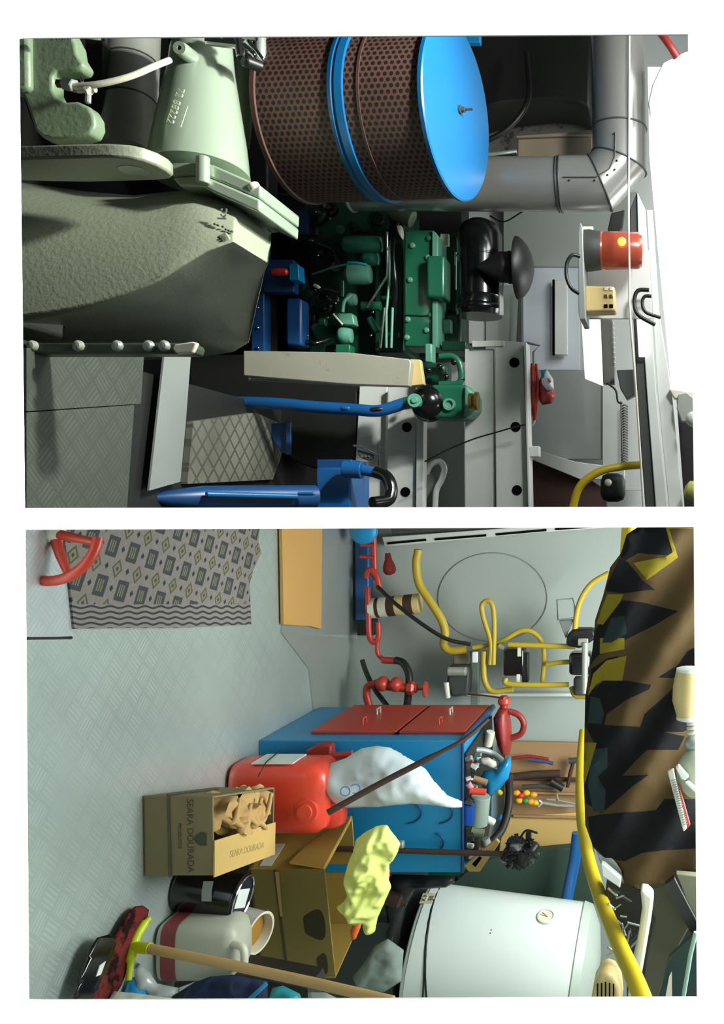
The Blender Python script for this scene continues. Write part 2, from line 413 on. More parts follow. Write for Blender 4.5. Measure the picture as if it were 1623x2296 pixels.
CTEAL = mat('slate_cloth', '2c3a3c', .9, var=.2, vs=5, spec=.15)
AMBER = mat('orange_beacon_lens', 'a84f3c', .25, trans=.2, emit='ff6a20', es=.04)
GLOW = mat('lit_beacon_bulb', 'ffb040', .4, emit='ffa030', es=3.2)
SKYG = mat('daylight_window_pane', 'ffffff', .5, var=0, emit='fdfffd', es=1.1)
# ================================================================== STRUCTURE
def panel_with_openings():
    y = 1.9; xs = [-2.7, (80.0-1148)*y/F, (1137.5-1148)*y/F, (1185-1148)*y/F, (2238-1148)*y/F, 2.7]
    q = lambda px: EYE+(px-1500)*y/F
    L = [P(40,85,y),P(1542,77,y),P(1556,1136,y),P(53,1139,y)]      # left opening, slightly out of square
    Rr = [P(54,1188,y),P(1555,1182,y),P(1562,2236,y),P(62,2243,y)]
    zb, zt = -.75, 2.6
    o = [Vector((-2.7,y,zb)), Vector((2.7,y,zb)), Vector((2.7,y,zt)), Vector((-2.7,y,zt))]
    V = o+L+Rr+[Vector((.0125,y,zb)), Vector((.0125,y,zt))]
    Fc = [(0,12,7,4),(0,4,5,3),(3,5,6,13),(12,1,11,8),(1,2,10,11),(2,13,9,10),(12,8,9,13,6,7)]
    n = len(V); V2 = [v+Vector((0,.004,0)) for v in V]; F2 = [tuple(i+n for i in f)[::-1] for f in Fc]
    ed = [(4,5),(5,6),(6,7),(7,4),(8,9),(9,10),(10,11),(11,8)]
    side = [(a,b,b+n,a+n) for a,b in ed]
    return mk('mask_sheet_front', V+V2, Fc+F2+side, [WHITE, INNERD, INNERL], smooth=False, fm=[0]*7+[1,1,1,2,2,2,1]+[0]*8)
struct(panel_with_openings())  # added white mask sheet framing both bays, standing for the blank paper border
def sbox(name, x0,x1,y0,y1,z0,z1,m): return struct(box(name, ((x0+x1)/2,(y0+y1)/2,(z0+z1)/2), (x1-x0,y1-y0,z1-z0), m, bev=0))
BACK = 4.3
sbox('floor_left', -2.7, .0125, 1.905, BACK, -.76, -.7, BLACKF)
sbox('floor_platform', -.40, -.006, 1.905, BACK, -.7, 0, BLACKF)
sbox('floor_right', .0125, 2.7, 1.905, BACK, -.06, 0, FLOORR)
sbox('ceiling_left', -2.7, .0125, 1.905, BACK, 2.42, 2.5, CEILP)
sbox('ceiling_right', .0125, 2.7, 1.905, BACK, 2.42, 2.5, WALLR)
sbox('wall_back_left', -2.7, .0125, BACK, BACK+.1, -.7, 2.42, WALLL)
sbox('wall_back_right', .0125, 2.7, BACK, BACK+.1, 0, 2.42, WALLR)
sbox('wall_left', -2.7, -2.62, 1.905, BACK, -.7, 2.42, WALLR2)
sbox('wall_right', 2.6, 2.7, 1.905, BACK, 0, 2.42, WALLR)
sbox('wall_middle_left', -.006, .0125, 1.905, BACK, -.7, 2.42, INNERD)
sbox('wall_middle_right', .0125, .031, 1.905, BACK, -.7, 2.42, WALLR)

# ================================================================== LEFT BAY: window and its frame
wp = struct(prism('window_1', [(1452,150),(1456,350),(1475,560),(1506,880),(1590,900),(1590,150)], 3.25, .01, SKYG, bev=0))
struct(prism('trim_1', [(1450,470),(1463,470),(1478,700),(1506,880),(1532,1143),(1500,1143),(1474,880),(1458,620)], 3.15, .05, PWHITE))
struct(prism('trim_2', [(1428,430),(1447,470),(1455,620),(1471,880),(1495,1143),(1470,1143),(1450,880),(1432,620)], 3.12, .06, PWHITE))
struct(prism('trim_3', [(1412,470),(1428,430),(1432,620),(1450,880),(1470,1143),(1447,1143),(1428,880),(1415,620)], 3.13, .05, DKGREY))
struct(prism('trim_4', [(1500,872),(1560,880),(1560,905),(1512,893)], 3.12, .05, CREAM))
struct(prism('trim_5', [(1517,898),(1700,925),(1700,1143),(1535,1143)], 3.3, .03, BLACK, bev=0))
bl = prism('window_blind_fabric', [(1453,230),(1462,190),(1486,140),(1520,122),(1575,100),(1600,150),(1545,158),(1510,172),(1475,225),(1458,262)], 3.22, .03, PWHITE, bev=.004)
tag(bl, 'white curved fabric edge hanging over the corner of the bright window', 'blind')
rb = itube('red_hose', [(1470,60,3.2),(1500,100,3.2),(1518,128,3.22)], .014, REDD)
tag(rb, 'short dark red hose above the bright window corner', 'hose')
br = thing('clamp_bracket', 'pale metal clamp bracket with a round knob at the edge of the bright window', 'bracket', P(1520,930,3.15))
prism('plate', [(1520,885),(1540,880),(1570,905),(1570,950),(1528,945),(1517,915)], 3.1, .03, GREY, br)
ball('knob', P(1555,940,3.07), .028, PWHITE, br)
yb = lathe('yellow_bulb', P(1535,1095,3.1), (.3,-.1,1), [(0,.01),(.01,.03),(.05,.042),(.09,.03),(.11,.01)], mat('dull_yellow_glass','a9aa58',.4)); tag(yb, 'dull yellow rounded lamp glass beside the white window frame', 'lamp')
# back-wall cladding, each panel a separate sheet
for k,(a,b,c,d,m) in enumerate([(1128,595,1300,830,PANELB),(1128,430,1430,598,WALLR),(1040,700,1090,770,PWHITE),(1088,640,1172,790,WALLR),(1190,830,1410,1030,GREY),(1350,600,1440,1100,PWHITE)]):
    o = prism('wall_panel', [(a,b),(c,b),(c,d),(a,d)], 4.24-.012*k, .01, m); tag(o, ['smooth pale blue-grey sheet panel on the back wall behind the round air cap','grey-white wall panel above the engine air cleaner, under the duct','small white wall panel just beside the green engine','plain white wall panel beneath the round black air cap','wide grey curved wall panel below the hanging red rope','tall white panel behind the orange beacon'][k], 'wall panel')
o = thing('wall_vent', 'flat rectangular vent with dark slot on the pale blue panel', 'vent', P(1240,710,4.2)); rect('cover', 1243,628,1272,795,4.18,.03,PWHITE,o); rect('slot', 1238,626,1243,796,4.2,.02,HOLE,o)
o = prism('wall_post', [(1157,770),(1163,640),(1170,640),(1172,960),(1162,960)], 4.1, .04, DKGREY); tag(o, 'narrow dark vertical post on the back wall below the round black cap', 'post')
o = prism('sloping_shelf', [(1190,1025),(1300,1060),(1360,1100),(1360,1143),(1190,1143)], 4.1, .05, mat('brown_board','4a302a',.7)); tag(o, 'dark brown sloping board under the white wall panel', 'board')
o = prism('white_ledge', [(1190,1005),(1290,1035),(1400,1050),(1400,1075),(1300,1075),(1190,1030)], 4.05, .04, PWHITE); tag(o, 'white sloping ledge at the foot of the grey wall panel', 'ledge')

# ================================================================== LEFT BAY: floor plates
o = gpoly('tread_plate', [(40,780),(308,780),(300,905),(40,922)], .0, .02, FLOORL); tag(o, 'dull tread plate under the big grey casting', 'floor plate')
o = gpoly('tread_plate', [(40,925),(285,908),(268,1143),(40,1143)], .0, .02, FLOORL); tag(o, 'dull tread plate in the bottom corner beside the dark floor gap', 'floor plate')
o = gpoly('tread_plate', [(366,780),(425,780),(412,950),(400,1080),(330,1100)], .025, .006, PLAIN); tag(o, 'narrow pale metal floor strip beyond the dark gap', 'floor plate')
o = gpoly('tread_plate', [(419,945),(560,925),(640,960),(600,1075),(405,1085)], .0, .02, tread('studded_plate','6a6a60','b5b8a6',cell=.05,rough=.45,bstr=.9,amt=.6,loz=True)); tag(o, 'lozenge-studded floor plate beside the narrow pale strip', 'floor plate')

# ================================================================== LEFT BAY: big grey-green machine
T0 = P(300,600,2.45); T0.z = 0.021
tc = thing('turbine_casing', 'large grey-green cast turbine casing with flared cone pipe, nearest machine', 'machine', T0)
def grid(name, rows, m, parent, back=0.35, sub=2):
    n = len(rows[0]); V = [P(*p) for r in rows for p in r]; Fc = []
    for i in range(len(rows)-1):
        for j in range(n-1): Fc.append((i*n+j,i*n+j+1,(i+1)*n+j+1,(i+1)*n+j))
    ring = [j for j in range(n)]+[i*n+n-1 for i in range(1,len(rows))]+[(len(rows)-1)*n+j for j in range(n-2,-1,-1)]+[i*n for i in range(len(rows)-2,0,-1)]
    base = len(V)
    for k in ring: V.append(V[k]+Vector((0,back,0)))
    L = len(ring)
    for k in range(L): a,b = ring[k],ring[(k+1)%L]; Fc.append((a,b,base+(k+1)%L,base+k))
    Fc.append([base+k for k in range(L)])
    o = mk(name, V, Fc, m, parent, ang=50)
    md = o.modifiers.new('bevel','BEVEL'); md.width=.012; md.segments=3; md.limit_method='ANGLE'; md.angle_limit=math.radians(50)
    return o
A = [(20,405),(110,418),(200,430),(300,438),(400,428),(440,420),(490,437),(531,458)]
B = [(20,722),(110,708),(200,690),(290,660),(360,625),(420,585),(470,555),(524,535)]
Cc = [(20,795),(110,790),(200,787),(290,783),(360,778),(420,772),(460,765),(496,742)]
def lerp(a,b,t): return tuple(a[i]+(b[i]-a[i])*t for i in range(len(a)))
rows = []
def rw(a, b, t, d, ed=.0): return [lerp(p,q,t)+(d+ed*(j/7)**3,) for j,(p,q) in enumerate(zip(a,b))]
for t,d in ((0,2.50),(.06,2.42),(.15,2.37),(.3,2.33),(.5,2.30),(.75,2.275),(.97,2.265)): rows.append(rw(A,B,t,d,.05))
for t,d in ((.03,2.275),(.12,2.34),(.35,2.50),(.7,2.74),(1,2.95)): rows.append(rw(B,Cc,t,d,.03))  # fold laid along the shadow edge so the far side falls dark
grid('volute', rows, CAST, tc, back=.2)
# cone pipe runs to the left of the place (up the picture)
c0 = P(455,60,2.55); c1 = P(446,392,2.50)
ax = c1-c0; Lc = ax.length
lathe('cone_pipe', c0, ax, [(0,.073),(Lc*.3,.086),(Lc*.8,.122),(Lc,.132)], CONE, tc, seg=64)
o = lathe('clamp_band', c0+ax*.10, (ax.x+.0,ax.y-.08,ax.z+.12), [(0,.079),(0,.086),(.012,.087),(.012,.079)], BLACK, tc, seg=48)
prism('base_flange', [(383,364),(450,363),(475,368),(585,416),(583,446),(480,402),(455,392),(385,396)], 2.36, .25, CONE, tc, bev=.006)
prism('lower_flange', [(385,397),(455,393),(480,403),(583,447),(581,476),(478,431),(455,418),(400,416)], 2.355, .25, CONE, tc, bev=.006)
icyl('flange_bolt', (455,352,2.345), (455,412,2.345), .017, CONE, tc)
icyl('flange_bolt', (566,414,2.37), (574,428,2.37), .016, CREAM, tc)
lug = lathe('threaded_lug', P(407,111,2.40), (.1,-1,.0), [(-.05,.02),(-.01,.02),(.0,.0195),(.012,.017),(.012,.006),(-.02,.006)], CONE, tc, seg=24)
txt = mat('cast_lettering', '6f7c62', .4); txh = mat('raised_lettering','c3d2b4',.3)
text('cast_number', '72 88222', P(400,243,2.36)+Vector((0,-.015,0)), P(378,285,2.3)-P(405,205,2.3), (0,0,1), .026, txh, tc, .002)
ln = itube('cast_line', [(421,238,2.37),(405,285,2.36)], .0012, txh, tc)
mk_ = thing
text('cast_mark', 'kc', P(507,485,2.33)+Vector((0,-.018,0)), (-1,0,.05), (0,0,-1), .034, txt, tc, .002)
ob = prism('cast_badge', [(490,528),(505,520),(515,535),(500,546)], 2.305, .012, CAST, tc, bev=.002); text('badge_number', '20', P(502,533,2.302), (1,0,.4), (-.4,0,1), .013, txt, ob, .001)
for a,b in ((482,502),(489,505),(500,508),(507,514),(514,517),(520,519)): ball('cast_stud', P(a,b,2.315), (.0035,.003,.005), txt, tc, seg=8)
# side plate seen edge-on, its face turned right
def plateX(name, pts, X, t, m, parent, bev=.006, hole=None):
    pts3 = [PX(a,b,X) for a,b in pts]
    return prism3(name, pts3, (-t,0,0), m, parent, bev)
lp = thing('mounting_plate', 'thick grey-green rounded mounting plate with a bolt hole, edge towards the viewer', 'plate', PX(200,380,-.852))
plateX('plate', [(20,358),(150,354),(240,352),(290,355),(325,362),(355,373),(378,386),(388,396),(380,402),(350,405),(290,407),(200,409),(120,408),(20,405)], -.852, .034, CAST, lp)
hc = PX(300,382,-.852)
lathe('bright_hole_disc', hc+Vector((-.002,0,0)), (1,0,0), [(0,.0),(0,.034),(.003,.034),(.003,0)], CONE, lp, seg=32)  # pale disc, the brightness of the hole put in as colour
rl = thing('lug_ring', 'small round grey-green lug standing out beyond the cone flange', 'lug', P(580,490,2.6))
lathe('disc', P(583,484,2.6), (1,0,0), [(0,.063),(.004,.066),(.026,.066),(.03,.063)], CONE, rl, seg=48)
lathe('washer', P(562,505,2.56), (1,0,0), [(-.002,.02),(.003,.02),(.003,.008),(-.002,.008)], GREY, rl, seg=24)
# C-shaped casting
cs = thing('hooked_casting', 'green C-shaped casting with a notch, top corner above the mounting plate', 'casting', P(120,250,2.3))
prism('body', [(20,60),(150,60),(168,95),(172,120),(187,143),(180,156),(160,160),(127,158),(117,172),(117,200),(128,220),(145,228),(172,226),(198,238),(210,258),(212,280),(203,300),(180,308),(120,314),(92,306),(78,292),(68,262),(55,225),(44,205),(20,190)], 2.28, .05, CASTG, cs, bev=.011, seg=4)
prism('flange', [(20,60),(62,60),(64,200),(20,205)], 2.262, .05, CASTG, cs, bev=.01)
for k in range(4): icyl('stud', (115+k*13,83,2.25), (115+k*13,92,2.25), .005, CHROME, cs, seg=12)
o = lathe('eye_ring', P(188,302,2.33), (0,1,0), [(0,.012),(0,.019),(.02,.019),(.02,.012),(0,.012)], GREY, cs, seg=24)
sl = thing('sensor_pipe', 'thin pale pipe with hex fitting crossing the steel pipe', 'pipe', P(240,180,2.23))
itube('pipe', [(165,194,2.225),(225,188,2.225),(290,172,2.24),(345,149,2.27),(380,135,2.32)], .008, CREAM, sl)
icyl('hex_fitting', (128,188,2.24), (148,188,2.24), .011, BRASS, sl, seg=6)
icyl('hex_fitting', (146,188,2.232), (168,193,2.225), .017, GREY, sl, seg=6)
icyl('hex_fitting', (172,201,2.235), (215,199,2.235), .009, CREAM, sl, seg=12); icyl('hex_fitting', (196,196,2.23), (204,205,2.23), .014, CREAM, sl, seg=6)
icyl('stem', (182,172,2.235), (186,186,2.235), .004, CHROME, sl, seg=10); icyl('stem', (198,206,2.24), (197,232,2.24), .007, GREY, sl, seg=10)
gp = thing('steel_exhaust_pipe', 'brushed steel pipe running beside the green cone, with one dark seam', 'pipe', P(285,200,2.75))
p0 = P(300,40,2.75); p1 = P(281,345,2.65); a = p1-p0
lathe('pipe', p0, a, [(0,.075),(a.length*.5,.077),(a.length,.077)], STEEL, gp, seg=48)
for t in (.36,.645): lathe('seam', p0+a*t, (a.x,a.y,a.z+.04), [(0,.076),(0,.0795),(.004,.0795),(.004,.076)], DKGREY, gp, seg=48)
o = ball('green_pipe_elbow', P(222,92,2.7), (.075,.05,.05), CASTG); tag(o, 'dull green rounded pipe bend between the hooked casting and steel pipe', 'pipe')
o = prism('black_fill_notch', [(48,212),(66,262),(90,312),(230,320),(230,90),(190,85),(190,165),(120,165)], 2.6, .06, BLACKF, bev=.004); tag(o, 'added black fill sheet behind the hooked green casting', 'bracket')  # black sheet added to fill the dark behind the notch
# bolted bottom rail
r = thing('bolted_rail', 'green-black rail with round bolt heads under the big casting', 'rail', P(250,778,2.08))
prism('rail', [(60,768),(430,768),(437,776),(432,793),(60,793)], 2.08, .05, mat('dark_green_rail','3a4636',.4), r, bev=.005)
for x in (75,178,265,335,370): lathe('bolt_head', P(x,776,2.08), (0,-1,0), [(0,.013),(.006,.013),(.012,.008),(.013,0)], GREY if x>180 else CAST, r, seg=12)
prism('end_tab', [(390,772),(430,766),(441,768),(437,778),(430,791),(395,792),(386,782)], 2.07, .015, CREAM, r)

# ================================================================== LEFT BAY: perforated guard
pg = thing('perforated_exhaust_guard', 'big rusty perforated drum guard with blue band and blue lid', 'guard', P(675,265,2.95)-Vector((0,0,.0)))
b0 = P(674,268,2.95); b1 = P(1027,253,2.86); a = b1-b0; L = a.length; Rg = .262
lathe('drum', b0, a, [(0,Rg*.93),(.006,Rg),(L*.985,Rg*.985)], RUST, pg, seg=96)
lathe('bottom_rim', b0, a, [(-.004,Rg),(-.004,Rg+.005),(.012,Rg+.006),(.014,Rg)], mat('brown_rim','5a4038',.5), pg, seg=96)
lathe('blue_band', b0+a*.455, (a.x,a.y,a.z), [(0,Rg-.002),(0,Rg+.006),(.012,Rg+.008),(.018,Rg+.003),(.024,Rg+.008),(.047,Rg+.007),(.048,Rg-.002)], BLUEL, pg, seg=96)
lathe('vertical_seam', b0+a*.62, a, [(0,Rg-.004),(0,Rg+.0012),(.008,Rg+.0012),(.008,Rg-.004)], mat('seam_rust','4a332c',.6), pg, seg=96)
ld = lathe('lid', b0+a*.975, a, [(0,Rg*.97),(0,Rg+.006),(.012,Rg+.007),(.016,Rg+.002),(.018,0)], BLUEL, pg, seg=96)
tb = b0+a*1.01+Vector((-.01,0,0)); lathe('centre_bolt', tb, a, [(0,.014),(.006,.014),(.006,.009),(.018,.009),(.018,.004),(.045,.004)], DKGREY, pg, seg=12)
o = prism('blue_machine_plate', [(603,50),(800,50),(800,86),(720,110),(640,120),(622,160),(604,190)], 3.3, .05, BLUE, bev=.004); tag(o, 'bright blue steel plate behind the left end of the perforated guard', 'plate')
o = icyl('grey_pipe_stub', (660,70,3.22), (700,95,3.22), .035, CASTG); tag(o, 'short grey-green pipe stub in front of the blue plate', 'pipe')
o = rect('blue_lid_tab', 1000,50,1076,95,3.3,.03,BLUE); tag(o, 'small bright blue tab behind the guard lid', 'tab')
o = itube('hose', [(545,60,3.0),(548,160,3.0),(546,260,3.02),(540,330,3.05)], .028, CASTG, seg=16); tag(o, 'fat dull green hose between the cone pipe and the perforated guard', 'hose')
cl = thing('pipe_clamp', 'shiny metal pipe clamp at the narrow end of the green cone', 'clamp', P(520,110,2.45))
for x0,y0,x1,y1,rr in ((462,92,535,100,.012),(535,86,540,128,.012),(545,100,572,126,.007),(556,90,590,135,.006),(500,80,575,84,.01)): icyl('bolt', (x0,y0,2.44), (x1,y1,2.44), rr, CHROME, cl, seg=10)
icyl('strap', (545,135,2.46), (585,150,2.5), .016, BLACK, cl)
tubepts=[(582,60,2.7),(584,130,2.7),(575,200,2.75)]
o = itube('grey_cable', tubepts, .016, GREY); tag(o, 'grey cable running beside the shiny pipe clamp', 'cable')

# ================================================================== LEFT BAY: duct with elbow
du = thing('ventilation_duct', 'galvanised steel ventilation duct turning through a segmented elbow', 'duct', P(785,410,3.35))
rD = .098
s0 = P(788,413,3.35); s1 = P(1258,413,3.35); 
lathe('straight_pipe', s0, s1-s0, [(0,rD*.9),(.001,rD),((s1-s0).length,rD)], DUCT, du, seg=56)
lathe('end_rim', s0, s1-s0, [(-.004,rD*.92),(-.004,rD+.004),(.004,rD+.004),(.004,rD)], CREAM, du, seg=56)
cors = [P(1258,413,3.35), P(1345,411,3.35), P(1388,365,3.35), P(1388,290,3.35), P(1384,40,3.35)]
def segpipe(name, a, b, na, nb, r, m, parent):
    """pipe section between two mitre planes"""
    V=[]; Fc=[]; d=(b-a).normalized(); u=d.cross(EY).normalized(); v=d.cross(u); n=48
    for (c,nn) in ((a,na),(b,nb)):
        for k in range(n):
            t=2*math.pi*k/n; q=c+u*math.cos(t)*r+v*math.sin(t)*r; s=(c-q).dot(nn)/d.dot(nn); V.append(q+d*s)
    for k in range(n): Fc.append((k,(k+1)%n,(k+1)%n+n,k+n))
    return mk(name, V, Fc, m, parent, ang=60)
dirs = [(cors[i+1]-cors[i]).normalized() for i in range(4)]
nrm = [dirs[0]]+[(dirs[i]+dirs[i+1]).normalized() for i in range(3)]+[dirs[3]]
rs = [rD+.001, rD+.001, rD+.002, rD+.006]
for i in range(4): segpipe('elbow_segment' if i<3 else 'cross_pipe', cors[i], cors[i+1], nrm[i], nrm[i+1], rD+.003, DUCT, du)
def ellring(c, nn, d, r, w):
    u=d.cross(EY).normalized(); v=d.cross(u); pts=[]
    for k in range(48):
        t=2*math.pi*k/48; q=c+u*math.cos(t)*r+v*math.sin(t)*r; s=(c-q).dot(nn)/d.dot(nn); pts.append(q+d*s)
    return tube('seam', pts, w, DKGREY, du, seg=8, sm=False, closed=True)
for i in range(4): ellring(cors[i], nrm[i], dirs[min(i,3)], rD+.004, .0035)
ellring(cors[0]-dirs[0]*.012, nrm[0], dirs[0], rD+.002, .003)
for x,y in ((1276,404),(1333,404),(1362,392),(1378,380),(1383,360),(1376,300)): ball('rivet', P(x,y,3.35-rD-.004), .004, BLACK, du, seg=8)
tube('lap_seam', [P(1262,397,3.247),P(1335,397,3.247),P(1366,378,3.246),P(1378,352,3.246),P(1379,296,3.247)], .0025, DKGREY, du, seg=8, sm=False)
tube('long_seam', [P(1411,40,3.25),P(1408,180,3.25),P(1407,400,3.25)], .002, DKGREY, du, seg=8, sm=False)
jb = thing('junction_box', 'beige enamel junction box above the duct', 'box', P(1240,330,3.6))
prism('body', [(1158,308),(1180,303),(1330,300),(1330,352),(1255,354),(1158,358)], 3.55, .12, TAN, jb, bev=.01, seg=3)
prism('lid_edge', [(1156,304),(1260,297),(1330,290),(1330,302),(1158,309)], 3.53, .14, TAN, jb, bev=.003)
for pts,rr,n,lb in (([(1040,330,3.5),(1085,318,3.5),(1130,295,3.5),(1165,260,3.5),(1183,225,3.52),(1186,190,3.6),(1180,120,3.7)],.011,'black_hose','black rubber hose curving above the blue lid to the beige box'),
                    ([(1065,358,3.55),(1110,352,3.5),(1158,346,3.5)],.005,'black_cable','thin black cable entering the side of the beige box'),
                    ([(1050,352,3.5),(1120,345,3.5),(1158,340,3.52)],.009,'grey_cable','grey cable just beside the thin black cable at the beige box')):
    o = itube(n, pts, rr, BLACK if 'black' in n else GREY); tag(o, lb, 'cable')
# added black sheet fills the dark background, grey panel beside it
o = prism('black_fill_high', [(1050,60),(1330,60),(1325,250),(1290,230),(1240,225),(1128,235),(1070,250),(1050,250)], 3.95, .25, BLACKF, bev=.02); tag(o, 'added black fill sheet high behind the blue lid and the duct', 'tank')
o = prism('grey_flank_panel', [(1050,236),(1128,228),(1240,222),(1330,250),(1330,345),(1050,350)], 4.21, .03, mat('grey_flank','6a6a64',.6,c2='3a3a38',thr=.52), bev=.01); tag(o, 'smudged grey panel between the black fill sheet and the beige box', 'panel')
# ================================================================== LEFT BAY: engine
en = thing('diesel_engine', 'green diesel engine with black air cleaner and long rocker cover', 'engine', P(800,640,3.6))
rect('crankcase', 690,450,905,795,3.78,.25,GREEND,en,bev=.01)
rect('flywheel_housing', 640,470,700,790,3.8,.25,BLACKF,en,bev=.02)
rc = rect('rocker_cover', 905,515,972,778,3.5,.14,GREEN,en,bev=.008)
prism('rocker_rim', [(968,515),(976,520),(982,530),(980,778),(968,778)], 3.48, .14, GREENL, en, bev=.004)
for x,y in ((925,551),(962,535),(920,628),(960,578),(915,717),(957,741),(913,757),(966,707)): lathe('cover_bolt', P(x,y,3.5), (0,-1,0), [(0,.011),(.008,.011),(.012,.006),(.012,0)], GREEN if (x+y)%2 else GREENL, en, seg=12)
tube('cover_seam', [P(905,705,3.495),P(950,708,3.495),P(978,704,3.495)], .0025, GREEND, en, seg=8, sm=False)
rect('breather_cover', 955,572,997,667,3.44,.1,GREEN,en,bev=.012,seg=3)
rect('manifold', 985,520,1030,700,3.62,.1,GREEND,en,bev=.02)
rect('intake_body', 985,700,1033,775,3.6,.12,GREEND,en,bev=.015)
rect('intake_pad', 985,715,1010,745,3.56,.05,GREENL,en,bev=.006)
rect('front_bracket', 990,765,1045,786,3.5,.14,GREEND,en,bev=.004)
icyl('manifold_rod', (1021,565,3.55), (1021,650,3.55), .004, CHROME, en, seg=8)
rect('name_plate', 987,524,1005,550,3.56,.02,CREAM,en,bev=.001)
# oil and fuel filters
def canister(x0,x1,y,d,r,m,n='oil_filter'):
    a=P(x0,y,d); b=P(x1,y,d); L=(b-a).length
    return lathe(n, a, b-a, [(0,r*.55),(.006,r*.8),(.016,r),(L-.02,r),(L-.004,r*.85),(L,r*.5)], m, en, seg=32)
glassg = mat('gloss_green_filter_paint', '2f7f68', .14, coat=.6)
canister(768,858,548,3.5,.034,glassg); canister(812,850,580,3.52,.03,glassg); canister(775,832,615,3.48,.04,GREENL,'filter_head')
itube('cyan_hose_clip', [(780,590,3.4),(800,590,3.39),(822,594,3.4)], .006, mat('cyan_plastic','2aa0b0',.3), en, sm=False)
canister(775,800,672,3.5,.026,GREENL,'fuel_pump'); prism('pump_bracket', [(748,702),(790,702),(795,728),(768,728)], 3.46, .05, GREENL, en, bev=.005)
itube('pump_lever', [(788,662,3.44),(772,676,3.43),(768,700,3.43)], .007, GREENL, en)
canister(758,790,752,3.5,.034,GREENL,'pump_body'); rect('pump_foot', 752,772,784,792,3.47,.06,GREEN,en); itube('pump_strut', [(747,704,3.44),(768,728,3.44)], .004, CREAM, en, sm=False)
for p in ([(868,520,3.45),(868,620,3.45),(822,690,3.45)],[(873,540,3.47),(872,640,3.46),(866,700,3.46),(866,780,3.46)],[(862,690,3.44),(858,730,3.44),(852,780,3.44)],[(880,690,3.45),(877,780,3.45)]): itube('injector_pipe', p, .0055, GREENL if len(p)!=3 else CHROME, en, sm=False, seg=8)
itube('return_line', [(700,615,3.5),(745,600,3.46),(790,590,3.44)], .004, GREENL, en)
for k,(x,y,r) in enumerate(((690,715,.05),(675,640,.035),(712,555,.04),(715,480,.05),(735,690,.03),(850,500,.04),(672,735,.03),(700,670,.03),(742,470,.03))):
    lathe('pulley' if k<4 else 'engine_fitting', P(x,y,3.58), (0,-1,.15*(k%3-1)), [(0,r),(.03,r),(.035,r*.7),(.06,r*.6),(.062,0)], GREEND if k%2 else BLKGL, en, seg=24)
for x,y in ((655,740),(668,715),(710,645),(707,650),(713,573),(700,540),(708,475),(740,490),(690,752),(735,712),(752,680),(832,752),(836,700)): ball('shiny_bolt', P(x,y,3.48), .005, CHROME, en, seg=8)
o = itube('white_connector', [(705,640,3.47),(712,643,3.46),(718,648,3.46)], .007, CREAM, en)
rect('head_block', 838,480,905,790,3.66,.2,GREEND,en,bev=.01)
prism('white_filter_tip', [(888,505),(899,505),(901,520),(900,534),(893,524)], 3.45,.03,CREAM,en)
# smaller fittings crowded on the engine block
rq = random.Random(21)
for k in range(26):
    x = rq.uniform(650,885); y = rq.uniform(480,785)
    if 690<x<880 and 540<y<640 and k%2: continue
    r_ = rq.uniform(.008,.02); L_ = rq.uniform(.03,.08); c = P(x,y,3.6); dv = [EX,EZ,Vector((.3,-1,.2)),Vector((1,0,.6))][k%4]
    cyl('engine_fitting', c, c+dv.normalized()*L_, r_, [GREEND,GREEN,BLKGL,GREEND,DKGREY][k%5], en, seg=14)
for p in ([(660,560,3.55),(700,545,3.48),(745,560,3.5),(760,600,3.5)],[(690,690,3.5),(720,650,3.46),(760,655,3.48)],[(740,760,3.5),(700,770,3.45),(665,755,3.5)],[(890,500,3.5),(880,560,3.44),(886,640,3.44),(884,720,3.5)]): itube('rubber_hose', p, .009, BLKGL, en, seg=10)
# air cleaner
ac0 = P(1075,494,3.5); ac1 = P(1075,712,3.5); a = ac1-ac0; ra=.088
lathe('air_cleaner', ac0, a, [(0,ra*.45),(.02,ra*.8),(.06,ra),(.14,ra),(.142,ra*1.02),(.146,ra*1.02),(.148,ra),(.30,ra),(.302,ra*1.02),(.306,ra),(.335,ra),(.34,ra*1.05),(.35,ra*1.03),(.356,ra*1.06),(.365,ra*1.02),(.378,ra)], BLKGL, en, seg=48)
cp = lathe('intake_cap', P(1070,598,3.37), P(1165,600,3.42)-P(1070,598,3.37), [(0,.006),(.075,.055),(.085,.058),(.115,.058),(.117,.062),(.150,.062),(.152,.06)], BLACK, en, seg=36)
lathe('mushroom_hood', P(1157,601,3.42), EZ, [(0,.113),(.002,.118),(.012,.117),(.028,.105),(.045,.083),(.058,.055),(.066,.025),(.068,0)], BLACK, en, seg=48)
prism('warning_sticker', [(1120,640),(1128,640),(1128,706),(1120,706)], 3.41, .004, PAPER, en, bev=0)
itube('wire_clip', [(1098,484,3.45),(1130,497,3.45),(1172,474,3.45)], .003, BLACK, en)
o = icyl('grey_funnel_end', (880,470,3.6), (925,492,3.6), .035, CASTG); tag(o, 'pale rounded bottle bottom under the duct above the green rocker cover', 'bottle')
